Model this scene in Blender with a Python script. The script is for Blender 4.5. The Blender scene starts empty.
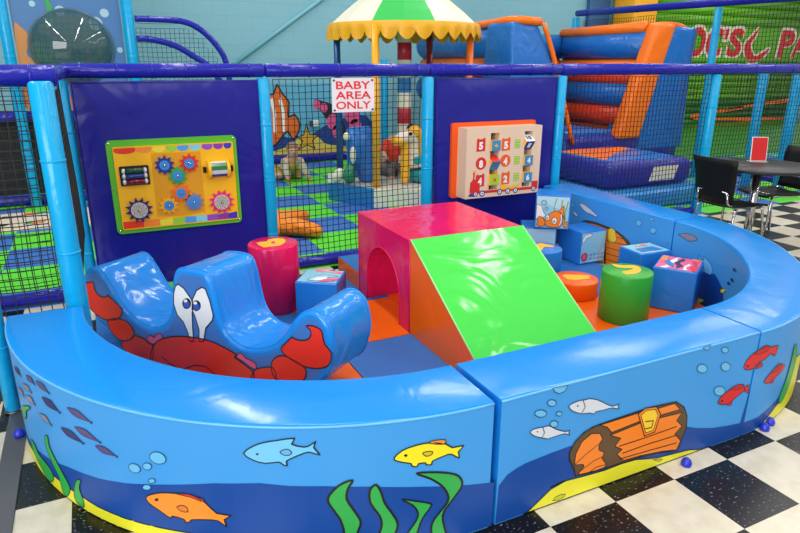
import bpy, bmesh, math, random
from mathutils import Vector, Matrix, geometry
random.seed(7)
S = bpy.context.scene
COL = S.collection
PI = math.pi
# ------------------------------------------------------------------ camera, world, lights, exposure
cam_d = bpy.data.cameras.new('camera'); cam = bpy.data.objects.new('camera', cam_d); COL.objects.link(cam)
def _cam():
    pt, ro, H, A = .3156, .0028, 1.562, .4516
    cp, sp = math.cos(pt), math.sin(pt); c, s = math.cos(ro), math.sin(ro)
    r0 = Vector((1, 0, 0)); f0 = Vector((0, cp, -sp)); u0 = Vector((0, sp, cp))
    r1 = c*r0 + s*u0; u1 = -s*r0 + c*u0
    q = lambda v: Vector((math.cos(A)*v.x + math.sin(A)*v.y, -math.sin(A)*v.x + math.cos(A)*v.y, v.z))
    r1, u1, f1 = q(r1), q(u1), q(f0)
    m = Matrix(((r1.x, u1.x, -f1.x, 0), (r1.y, u1.y, -f1.y, 0), (r1.z, u1.z, -f1.z, H), (0, 0, 0, 1)))
    cam.matrix_world = m
_cam()
cam_d.sensor_width = 36; cam_d.lens = 626.7/800*36; cam_d.clip_end = 200
S.camera = cam
S.view_settings.view_transform = 'Standard'; S.view_settings.look = 'None'
S.view_settings.gamma = 1; S.view_settings.use_curve_mapping = False
S.view_settings.exposure = 0.0
W = bpy.data.worlds.new('world'); S.world = W; W.use_nodes = True
W.node_tree.nodes['Background'].inputs[0].default_value = (1.0, .98, .95, 1)
W.node_tree.nodes['Background'].inputs[1].default_value = .5
def area(name, loc, size, sy, power, rot=(0, 0, 0), col=(1, .98, .94)):
    d = bpy.data.lights.new(name, 'AREA'); d.shape = 'RECTANGLE'; d.size = size; d.size_y = sy
    d.energy = power; d.color = col
    o = bpy.data.objects.new(name, d); COL.objects.link(o); o.location = loc; o.rotation_euler = rot
    return o
# rows of fluorescent tubes hung above the hall
for lx in (-2.2, 1.2, 4.6, 8.0, 11.4):
    for ly in (-3.0, 0.6, 4.2, 7.6):
        area('ceiling_tube_light', (lx, ly, 4.6), .14, 2.4, 46)
# added soft fill behind and left of the camera, no such source seen
area('added_rear_left_fill', (-4.6, -3.6, 2.7), 6, 3.4, 470, (math.radians(70), 0, math.radians(-42)), (1, .99, .97))

# ------------------------------------------------------------------ materials
def lin(c):
    return tuple(((x/255)/12.92 if x/255 <= .04045 else ((x/255+.055)/1.055)**2.4) for x in c) + (1,)
MATS = {}
def M(name, rgb=None, rough=.4, metal=0, bump=0, bscale=5, coat=0, trans=0, emit=None, alpha=1, spec=.5, bstretch=None, mott=0):
    if name in MATS: return MATS[name]
    m = bpy.data.materials.new(name); m.use_nodes = True
    nt = m.node_tree; b = nt.nodes['Principled BSDF']
    b.inputs['Base Color'].default_value = lin(rgb); b.inputs['Roughness'].default_value = rough
    b.inputs['Metallic'].default_value = metal; b.inputs['Coat Weight'].default_value = coat
    b.inputs['Transmission Weight'].default_value = trans; b.inputs['Alpha'].default_value = alpha
    b.inputs['Specular IOR Level'].default_value = spec
    tc = None
    if bump or mott:
        tc = nt.nodes.new('ShaderNodeTexCoord')
    if mott:
        n2 = nt.nodes.new('ShaderNodeTexNoise'); n2.inputs['Scale'].default_value = 3; n2.inputs['Detail'].default_value = 5
        nt.links.new(tc.outputs['Object'], n2.inputs['Vector'])
        mx = nt.nodes.new('ShaderNodeMix'); mx.data_type = 'RGBA'
        a = lin(rgb); k = 1-mott
        mx.inputs[6].default_value = a; mx.inputs[7].default_value = (a[0]*k, a[1]*k, a[2]*k, 1)
        nt.links.new(n2.outputs['Fac'], mx.inputs[0]); nt.links.new(mx.outputs[2], b.inputs['Base Color'])
    if bump:
        n = nt.nodes.new('ShaderNodeTexNoise'); n.inputs['Scale'].default_value = bscale; n.inputs['Detail'].default_value = 2; n.inputs['Distortion'].default_value = 1.2
        bp = nt.nodes.new('ShaderNodeBump'); bp.inputs['Strength'].default_value = bump; bp.inputs['Distance'].default_value = .05
        src = tc.outputs['Object']
        if bstretch:
            mp = nt.nodes.new('ShaderNodeMapping'); mp.inputs['Scale'].default_value = bstretch[0]; mp.inputs['Rotation'].default_value = bstretch[1]
            nt.links.new(src, mp.inputs['Vector']); src = mp.outputs['Vector']
        nt.links.new(src, n.inputs['Vector']); nt.links.new(n.outputs['Fac'], bp.inputs['Height']); nt.links.new(bp.outputs['Normal'], b.inputs['Normal'])
    MATS[name] = m
    return m
def vinyl(name, rgb, rough=.27, bump=.25, bscale=5, st=None):
    return M(name, rgb, rough, bump=bump, bscale=bscale, bstretch=st, spec=.36)
foam_blue = vinyl('foam_blue_vinyl', (24, 136, 224), .17, .07, 4)
print_light = M('water_light_print', (64, 150, 222), .38, spec=.3)
A = dict(
 water_light=print_light, water_deep=M('water_deep_print', (20, 70, 152), .38, spec=.3), sand=M('sand_print', (222, 218, 45), .4), sand_dark=M('sand_line_print', (190, 188, 40), .4),
 fish_blue=M('fish_blue_print', (108, 190, 236), .4), fish_blue_dark=M('fish_fin_blue_print', (95, 170, 222), .4), fish_yellow=M('fish_yellow_print', (235, 220, 30), .4),
 fish_yellow_dark=M('fish_fin_yellow_print', (205, 180, 20), .4), fish_orange=M('fish_orange_print', (240, 140, 40), .4), fish_orange_dark=M('fish_fin_orange_print', (222, 118, 30), .4),
 fish_red=M('fish_red_print', (212, 36, 40), .4), fish_crimson=M('fish_fin_red_print', (190, 28, 38), .4), fish_plum=M('fish_plum_print', (88, 72, 125), .4), fish_navy=M('fish_navy_print', (35, 42, 105), .4),
 fish_grey=M('fish_grey_print', (135, 130, 150), .4), fish_white=M('fish_white_print', (205, 212, 225), .4), bubble=M('bubble_print', (100, 182, 230), .35),
 weed_green=M('weed_green_print', (45, 165, 75), .4), chest_brown=M('chest_brown_print', (92, 66, 38), .4), chest_orange=M('chest_orange_print', (238, 128, 32), .4),
 latch_yellow=M('latch_yellow_print', (240, 200, 50), .4), ink=M('ink_print', (22, 20, 26), .4), crab_red=M('crab_red_print', (240, 48, 26), .33, bump=.1, bscale=4), white=M('white_print', (238, 238, 238), .35),
 eye_blue=M('eye_blue_print', (55, 85, 190), .35), coral_pink=M('coral_pink_print', (240, 90, 130), .4))
cyan_pad = vinyl('cyan_pad_vinyl', (14, 166, 224), .2, .14, 8)
navy_pad = vinyl('navy_pad_vinyl', (30, 34, 158), .2, .14, 9)
panel_navy = vinyl('panel_navy_vinyl', (28, 30, 138), .24, .35, 2.6)
pink_vinyl = vinyl('pink_vinyl', (222, 26, 92), .14, .3, 3)
green_vinyl = vinyl('green_vinyl', (72, 208, 78), .13, .3, 2.2, ((1, 1.6, 1), (0, 0, .5)))
green_dark_vinyl = vinyl('green_cylinder_vinyl', (48, 160, 50), .3, .15, 4)
orange_vinyl = vinyl('orange_vinyl', (242, 100, 12), .3, .15, 4)
rocker_blue = vinyl('rocker_blue_vinyl', (36, 136, 224), .12, .4, 2.6, ((1, 3, 1), (0, 0, .63)))
cube_blue = vinyl('cube_blue_vinyl', (32, 120, 208), .3, .15, 5)
mat_blue = vinyl('floor_mat_blue_vinyl', (46, 112, 186), .35, .2, 3)
yellow_vinyl = M('yellow_vinyl', (250, 185, 15), .35)
black_net = M('black_net_cord', (14, 14, 16), .7)
chrome = M('chrome', (200, 200, 205), .18, 1)
steel = M('brushed_steel', (120, 122, 128), .35, .9)
black_plastic = M('black_plastic', (15, 14, 15), .5, spec=.25)
dark_table = M('dark_laminate', (42, 40, 44), .4, spec=.3)
skin_m = M('skin', (222, 165, 135), .55)

# ------------------------------------------------------------------ mesh builder
class MB:
    def __init__(s): s.v = []; s.f = []; s.fm = []; s.sm = []; s.mats = []
    def mi(s, m):
        if m not in s.mats: s.mats.append(m)
        return s.mats.index(m)
    def add(s, vs, fs, m, smooth=False):
        o = len(s.v); k = s.mi(m); s.v += [tuple(v) for v in vs]
        for f in fs: s.f.append([i+o for i in f]); s.fm.append(k); s.sm.append(smooth)
        return s
    def frombm(s, bm, m, smooth=False):
        bm.verts.index_update()
        s.add([v.co[:] for v in bm.verts], [[v.index for v in f.verts] for f in bm.faces], m, smooth); bm.free(); return s
    def rbox(s, c, size, m, r=.01, seg=2, rot=0, axis='Z', smooth=True, taper=None):
        bm = bmesh.new(); bmesh.ops.create_cube(bm, size=1)
        for v in bm.verts:
            v.co = Vector((v.co.x*size[0], v.co.y*size[1], v.co.z*size[2]))
            if taper and v.co.z > 0: v.co.x *= taper; v.co.y *= taper
        if r > 0: bmesh.ops.bevel(bm, geom=bm.edges[:], offset=min(r, min(size)*.49), segments=seg, profile=.5, affect='EDGES')
        mt = Matrix.Translation(c) @ (Matrix.Rotation(rot, 4, axis) if not isinstance(rot, Matrix) else rot.to_4x4())
        bmesh.ops.transform(bm, matrix=mt, verts=bm.verts)
        return s.frombm(bm, m, smooth and r > 0.015)
    def lathe(s, prof, m, c=(0, 0, 0), n=24, ax=None, smooth=True, a0=0):
        # prof: (radius, height) list along axis
        ax = Vector(ax or (0, 0, 1)).normalized(); t = ax.orthogonal().normalized(); b = ax.cross(t)
        c = Vector(c); vs = []; fs = []; P = len(prof)
        for r, h in prof:
            for i in range(n):
                a = a0 + 2*PI*i/n
                vs.append(c + ax*h + (t*math.cos(a) + b*math.sin(a))*max(r, 1e-5))
        for j in range(P-1):
            for i in range(n):
                fs.append([j*n+i, j*n+(i+1) % n, (j+1)*n+(i+1) % n, (j+1)*n+i])
        if prof[0][0] > 1e-4: fs.append(list(range(n))[::-1])
        if prof[-1][0] > 1e-4: fs.append([(P-1)*n+i for i in range(n)])
        return s.add(vs, fs, m, smooth)
    def cyl(s, p0, p1, r, m, n=12, r1=None, smooth=True):
        p0 = Vector(p0); p1 = Vector(p1); d = p1-p0
        return s.lathe([(r, 0), (r1 if r1 is not None else r, d.length)], m, p0, n, d, smooth)
    def tube(s, pts, r, m, n=8, closed=False, smooth=True):
        pts = [Vector(p) for p in pts]; L = len(pts); vs = []; fs = []
        rr = r if isinstance(r, (list, tuple)) else [r]*L
        prev = None
        for i, p in enumerate(pts):
            if closed: t = pts[(i+1) % L] - pts[i-1]
            else: t = pts[min(i+1, L-1)] - pts[max(i-1, 0)]
            t.normalize()
            if prev is None: nrm = t.orthogonal().normalized()
            else:
                nrm = prev - t*prev.dot(t)
                nrm = nrm.normalized() if nrm.length > 1e-6 else t.orthogonal().normalized()
            prev = nrm; b = t.cross(nrm)
            for k in range(n):
                a = 2*PI*k/n; vs.append(p + (nrm*math.cos(a) + b*math.sin(a))*rr[i])
        for i in range(L if closed else L-1):
            j = (i+1) % L
            for k in range(n): fs.append([i*n+k, i*n+(k+1) % n, j*n+(k+1) % n, j*n+k])
        if not closed: fs.append(list(range(n))[::-1]); fs.append([(L-1)*n+k for k in range(n)])
        return s.add(vs, fs, m, smooth)
    def prism(s, poly, mp, d0, d1, m, mside=None, smooth=False):
        # poly 2D extruded: mp(u, v, d) -> point
        n = len(poly)
        tri = geometry.tessellate_polygon([[Vector((p[0], p[1], 0)) for p in poly]])
        a = [mp(p[0], p[1], d0) for p in poly]; b = [mp(p[0], p[1], d1) for p in poly]
        s.add(a, [list(t) for t in tri], m); s.add(b, [list(t)[::-1] for t in tri], m)
        s.add(a+b, [[i, (i+1) % n, n+(i+1) % n, n+i] for i in range(n)], mside or m, smooth); return s
    def flat(s, poly, mp, m, du=None):
        tri = geometry.tessellate_polygon([[Vector((p[0], p[1], 0)) for p in poly]])
        vs = []; fs = []
        for t in tri:
            P = [poly[i][:2] for i in t]
            if du is None: pieces = [P]
            else:
                pieces = []; lo = min(p[0] for p in P); hi = max(p[0] for p in P)
                k = math.floor(lo/du)
                while k*du < hi - 1e-9:
                    q = clip(clip(P, k*du, 1), (k+1)*du, -1)
                    if len(q) >= 3: pieces.append(q)
                    k += 1
            for q in pieces:
                o = len(vs); vs += [mp(*p) for p in q]; fs.append(list(range(o, o+len(q))))
        return s.add(vs, fs, m)
    def build(s, name, parent=None, local=False, fix=True):
        me = bpy.data.meshes.new(name)
        off = Vector((0, 0, 0))
        if parent is not None and not local: off = ROOT[parent.name]
        me.from_pydata([tuple(Vector(v)-off) for v in s.v], [], s.f); 
        for m in s.mats: me.materials.append(m)
        for i, p in enumerate(me.polygons): p.material_index = s.fm[i]; p.use_smooth = s.sm[i]
        if fix:
            bm = bmesh.new(); bm.from_mesh(me); bmesh.ops.remove_doubles(bm, verts=bm.verts, dist=1e-6)
            bmesh.ops.recalc_face_normals(bm, faces=bm.faces); bm.to_mesh(me); bm.free()
        me.update()
        o = bpy.data.objects.new(name, me); COL.objects.link(o)
        if parent is not None: o.parent = parent; ROOT[o.name] = ROOT[parent.name]
        else: ROOT[o.name] = Vector((0, 0, 0))
        return o
ROOT = {}
def clip(P, x, sgn):
    out = []
    for i in range(len(P)):
        a, b = P[i], P[(i+1) % len(P)]
        da, db = (a[0]-x)*sgn, (b[0]-x)*sgn
        if da >= 0: out.append(a)
        if da*db < 0:
            t = da/(da-db); out.append((a[0]+(b[0]-a[0])*t, a[1]+(b[1]-a[1])*t))
    return out
def tag(o, label, cat, group=None, kind=None):
    o['label'] = label; o['category'] = cat
    if group: o['group'] = group
    if kind: o['kind'] = kind
    return o
def thing(name, label, cat, loc=(0, 0, 0), rz=0, group=None):
    o = bpy.data.objects.new(name, None); COL.objects.link(o); o.location = loc; o.rotation_euler = (0, 0, rz)
    o.empty_display_size = .1
    ROOT[o.name] = Vector(loc)
    return tag(o, label, cat, group)
def struct(o): o['kind'] = 'structure'; return o
def smooth_poly(P, k=3, closed=True):
    n = len(P); out = []
    for i in range(n if closed else n-1):
        p0, p1, p2, p3 = (P[(i-1) % n], P[i], P[(i+1) % n], P[(i+2) % n]) if closed else (P[max(i-1, 0)], P[i], P[i+1], P[min(i+2, n-1)])
        for j in range(k):
            t = j/k
            out.append(tuple(.5*((2*p1[d]) + (p2[d]-p0[d])*t + (2*p0[d]-5*p1[d]+4*p2[d]-p3[d])*t*t + (3*p1[d]-p0[d]-3*p2[d]+p3[d])*t**3) for d in range(len(p1))))
    if not closed: out.append(tuple(P[-1]))
    return out
def ribbon(mb, P, w, su, mp, m, closed=True, du=None):
    P = [(p[0], p[1]) for p in P]; n = len(P)
    for i in range(n if closed else n-1):
        a, b = P[i], P[(i+1) % n]
        ax, ay, bx, by = a[0]*su, a[1], b[0]*su, b[1]
        L = math.hypot(bx-ax, by-ay)
        if L < 1e-6: continue
        dx, dy = (bx-ax)/L, (by-ay)/L; e = w*.35
        ax -= dx*e; ay -= dy*e; bx += dx*e; by += dy*e
        nx, ny = -dy*w/2, dx*w/2
        K = max(1, int(abs(b[0]-a[0])/du)+1) if du else 1
        for k in range(K):
            t0, t1 = k/K, (k+1)/K
            q = [(ax+(bx-ax)*t0+nx, ay+(by-ay)*t0+ny), (ax+(bx-ax)*t1+nx, ay+(by-ay)*t1+ny), (ax+(bx-ax)*t1-nx, ay+(by-ay)*t1-ny), (ax+(bx-ax)*t0-nx, ay+(by-ay)*t0-ny)]
            mb.add([mp(x/su, y) for x, y in q], [[0, 1, 2, 3]], m)
def draw_art(mb, items, surf, su=1, du=None, step=.0007, lk=.75):
    for col, layer, line, sm, pts in items:
        opn = pts and pts[-1] == 'open'
        P = [p for p in pts if p != 'open']
        line *= lk
        if not sm and not opn and col.split('_')[0] in ('fish', 'crab', 'coral'): P = smooth_poly(P, 2)
        if sm: P = smooth_poly(P, 3)
        off = .0009 + step*layer
        if not opn: mb.flat(P, lambda u, z: surf(u, z, off), A[col], du)
        if line: ribbon(mb, P, line, su, lambda u, z: surf(u, z, off+.5*step), A['ink'], not opn, du)
_tc = {}
def text_tris(body, size, bold=0.0):
    k = (body, size, bold)
    if k in _tc: return _tc[k]
    c = bpy.data.curves.new('lettering', 'FONT'); c.body = body; c.size = size; c.align_x = 'CENTER'; c.align_y = 'CENTER'; c.offset = bold; c.resolution_u = 4
    o = bpy.data.objects.new('lettering', c); COL.objects.link(o)
    dg = bpy.context.evaluated_depsgraph_get(); dg.update()
    me = o.evaluated_get(dg).to_mesh()
    r = ([v.co.to_2d()[:] for v in me.vertices], [list(p.vertices) for p in me.polygons])
    o.evaluated_get(dg).to_mesh_clear(); bpy.data.objects.remove(o); bpy.data.curves.remove(c)
    if r[0]:
        xs = [v[0] for v in r[0]]; ys = [v[1] for v in r[0]]
        cx, cy = (min(xs)+max(xs))/2, (min(ys)+max(ys))/2
        r = ([(x-cx, y-cy) for x, y in r[0]], r[1], max(xs)-min(xs), max(ys)-min(ys))
    _tc[k] = r
    return r
def put_text(mb, body, size, cx, cy, mp, m, bold=0.0, w=None, h=None, shear=0):
    v, f, tw, th = text_tris(body, size, bold)
    sx = w/tw if w else 1; sy = h/th if h else 1
    mb.add([mp(cx+(x+shear*y)*sx, cy+y*sy) for x, y in v], f, m)
def skin_mesh(verts, edges, radii, sub=2):
    me = bpy.data.meshes.new('skin'); me.from_pydata(verts, edges, []); o = bpy.data.objects.new('skin', me); COL.objects.link(o)
    md = o.modifiers.new('s', 'SKIN'); md.use_smooth_shade = True
    sd = o.modifiers.new('d', 'SUBSURF'); sd.levels = sub; sd.render_levels = sub
    for i, d in enumerate(me.skin_vertices[0].data):
        r = radii[i]; d.radius = (r, r) if not isinstance(r, tuple) else r; d.use_root = (i == 0)
    dg = bpy.context.evaluated_depsgraph_get(); dg.update()
    e = o.evaluated_get(dg); m2 = e.to_mesh()
    r = ([v.co[:] for v in m2.vertices], [list(p.vertices) for p in m2.polygons]); e.to_mesh_clear()
    bpy.data.objects.remove(o); bpy.data.meshes.remove(me)
    return r
def skinny(mb, verts, edges, radii, m, sub=2):
    v, f = skin_mesh(verts, edges, radii, sub); mb.add(v, f, m, True); return mb
def ball(mb, c, r, m, n=12, k=8, sc=(1, 1, 1)):
    vs = []; fs = []
    for j in range(k+1):
        t = PI*j/k
        for i in range(n):
            a = 2*PI*i/n; rr = math.sin(t) if 0 < j < k else 1e-4
            vs.append((c[0]+r*sc[0]*rr*math.cos(a), c[1]+r*sc[1]*rr*math.sin(a), c[2]+r*sc[2]*math.cos(t)))
    for j in range(k):
        for i in range(n): fs.append([j*n+i, (j+1)*n+i, (j+1)*n+(i+1) % n, j*n+(i+1) % n])
    mb.add(vs, fs, m, True); return mb
def ell(cx, cy, rx, ry, n=20): return [(cx+rx*math.cos(2*PI*i/n), cy+ry*math.sin(2*PI*i/n)) for i in range(n)]
# ------------------------------------------------------------------ setting
def floor_material():
    m = bpy.data.materials.new('checker_floor_tiles'); m.use_nodes = True; nt = m.node_tree; L = nt.links; b = nt.nodes['Principled BSDF']
    g = nt.nodes.new('ShaderNodeNewGeometry')
    mp = nt.nodes.new('ShaderNodeMapping'); mp.vector_type = 'TEXTURE'
    mp.inputs['Location'].default_value = (1.277, 1.406, -.15); mp.inputs['Scale'].default_value = (.305, .305, .305)
    L.new(g.outputs['Position'], mp.inputs['Vector'])
    ck = nt.nodes.new('ShaderNodeTexChecker'); ck.inputs['Scale'].default_value = 1
    ck.inputs['Color1'].default_value = (0, 0, 0, 1); ck.inputs['Color2'].default_value = (1, 1, 1, 1)
    L.new(mp.outputs[0], ck.inputs['Vector'])
    # flecks in the black tiles
    wm = nt.nodes.new('ShaderNodeMapping'); wm.inputs['Scale'].default_value = (38, 75, 1); L.new(g.outputs['Position'], wm.inputs['Vector'])
    nz = nt.nodes.new('ShaderNodeTexNoise'); nz.inputs['Scale'].default_value = 1.6; nz.inputs['Detail'].default_value = 1; L.new(wm.outputs[0], nz.inputs['Vector'])
    rp = nt.nodes.new('ShaderNodeValToRGB'); rp.color_ramp.elements[0].position = .655; rp.color_ramp.elements[1].position = .73
    rp.color_ramp.elements[0].color = lin((15, 15, 17)); rp.color_ramp.elements[1].color = lin((150, 140, 140)); L.new(nz.outputs['Fac'], rp.inputs[0])
    n2 = nt.nodes.new('ShaderNodeTexNoise'); n2.inputs['Scale'].default_value = 14; n2.inputs['Detail'].default_value = 6; L.new(g.outputs['Position'], n2.inputs['Vector'])
    r2 = nt.nodes.new('ShaderNodeValToRGB'); r2.color_ramp.elements[0].position = .3; r2.color_ramp.elements[1].position = .6
    r2.color_ramp.elements[0].color = lin((204, 195, 172)); r2.color_ramp.elements[1].color = lin((218, 210, 190)); L.new(n2.outputs['Fac'], r2.inputs[0])
    mx = nt.nodes.new('ShaderNodeMix'); mx.data_type = 'RGBA'; L.new(ck.outputs['Color'], mx.inputs[0]); L.new(rp.outputs[0], mx.inputs[6]); L.new(r2.outputs[0], mx.inputs[7])
    L.new(mx.outputs[2], b.inputs['Base Color']); b.inputs['Roughness'].default_value = .28; b.inputs['Specular IOR Level'].default_value = .35
    return m
def playmat_material():
    m = bpy.data.materials.new('green_blue_foam_mats'); m.use_nodes = True; nt = m.node_tree; L = nt.links; b = nt.nodes['Principled BSDF']
    g = nt.nodes.new('ShaderNodeNewGeometry')
    mp = nt.nodes.new('ShaderNodeMapping'); mp.vector_type = 'TEXTURE'
    mp.inputs['Location'].default_value = (1.67, 4.93, -.3); mp.inputs['Scale'].default_value = (.61, .61, .61)
    L.new(g.outputs['Position'], mp.inputs['Vector'])
    ck = nt.nodes.new('ShaderNodeTexChecker'); ck.inputs['Scale'].default_value = 1
    ck.inputs['Color1'].default_value = lin((50, 108, 190)); ck.inputs['Color2'].default_value = lin((88, 214, 34))
    L.new(mp.outputs[0], ck.inputs['Vector']); L.new(ck.outputs['Color'], b.inputs['Base Color']); b.inputs['Roughness'].default_value = .55
    return m
def brick_wall_material():
    m = bpy.data.materials.new('teal_painted_block_wall'); m.use_nodes = True; nt = m.node_tree; L = nt.links; b = nt.nodes['Principled BSDF']
    tc = nt.nodes.new('ShaderNodeTexCoord'); mp = nt.nodes.new('ShaderNodeMapping'); mp.inputs['Rotation'].default_value = (PI/2, 0, 0)
    L.new(tc.outputs['Object'], mp.inputs['Vector'])
    br = nt.nodes.new('ShaderNodeTexBrick'); br.inputs['Scale'].default_value = 1; br.inputs['Brick Width'].default_value = .4; br.inputs['Row Height'].default_value = .2
    br.inputs['Mortar Size'].default_value = .004; br.inputs['Color1'].default_value = lin((128, 182, 198)); br.inputs['Color2'].default_value = lin((126, 180, 196)); br.inputs['Mortar'].default_value = lin((119, 173, 190))
    L.new(mp.outputs[0], br.inputs['Vector']); L.new(br.outputs['Color'], b.inputs['Base Color']); b.inputs['Roughness'].default_value = .5
    bp = nt.nodes.new('ShaderNodeBump'); bp.inputs['Strength'].default_value = .3; bp.inputs['Distance'].default_value = .01; bp.invert = True
    L.new(br.outputs['Fac'], bp.inputs['Height']); L.new(bp.outputs['Normal'], b.inputs['Normal'])
    return m
fm = floor_material(); pm = playmat_material(); wm = brick_wall_material()
b = MB(); b.add([(-6, -6, 0), (16, -6, 0), (16, 4.55, 0), (-6, 4.55, 0)], [[0, 1, 2, 3]], fm); struct(b.build('floor'))
b = MB(); b.rbox((5, 7.3, -.012), (22, 5.5, .03), pm, .003); struct(b.build('floor_mats'))
b = MB(); b.rbox((5, 10.1, 2.6), (22, .2, 5.2), wm, 0); struct(b.build('wall_back'))
b = MB(); b.rbox((-6.1, 5, 2.6), (.2, 10, 5.2), wm, 0); struct(b.build('wall_left'))
b = MB(); b.rbox((-.474, 1.55, .003), (.082, 3.2, .006), M('scuffed_grey_metal', (108, 108, 112), .45, .6, mott=.3), .002); struct(b.build('trim_1'))
b = MB(); b.cyl((1.95, 9.96, 1.45), (4.1, 9.96, 2.91), .03, M('teal_paint', (122, 186, 202), .5), 10); struct(b.build('trim_2'))

# ------------------------------------------------------------------ soft foam wall of the pen
HF = .50; CL = (1.09, 3.03); CR = (2.40, 3.03); RO_, RI_ = 1.53, 1.23
def arc(c, r): return lambda a, z, off=0: (c[0]+(r+off)*math.cos(math.radians(a)), c[1]+(r+off)*math.sin(math.radians(a)), z)
def arci(c, r): return lambda a, z, off=0: (c[0]+(r-off)*math.cos(math.radians(a)), c[1]+(r-off)*math.sin(math.radians(a)), z)
def sq(f): return lambda a, z, off=0: (lambda p, k: (CR[0]+(p[0]-CR[0])*k, CR[1]+(p[1]-CR[1])*k, p[2]))(f(a, z, off), 1-.04*math.sin(math.radians(2*a))**2)   # the corner curve is a little flatter than a circle
outOL, outOR, inOL, inOR = arc(CL, RO_), sq(arc(CR, RO_)), arci(CL, RI_), sq(arci(CR, RI_))
def outOS(x, z, off=0): return (x, 1.5-off, z)
def inOS(x, z, off=0): return (x, 1.8+off, z)
def outBK(y, z, off=0): return (3.93+off, y, z)
def inBK(y, z, off=0): return (3.63-off, y, z)
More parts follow.
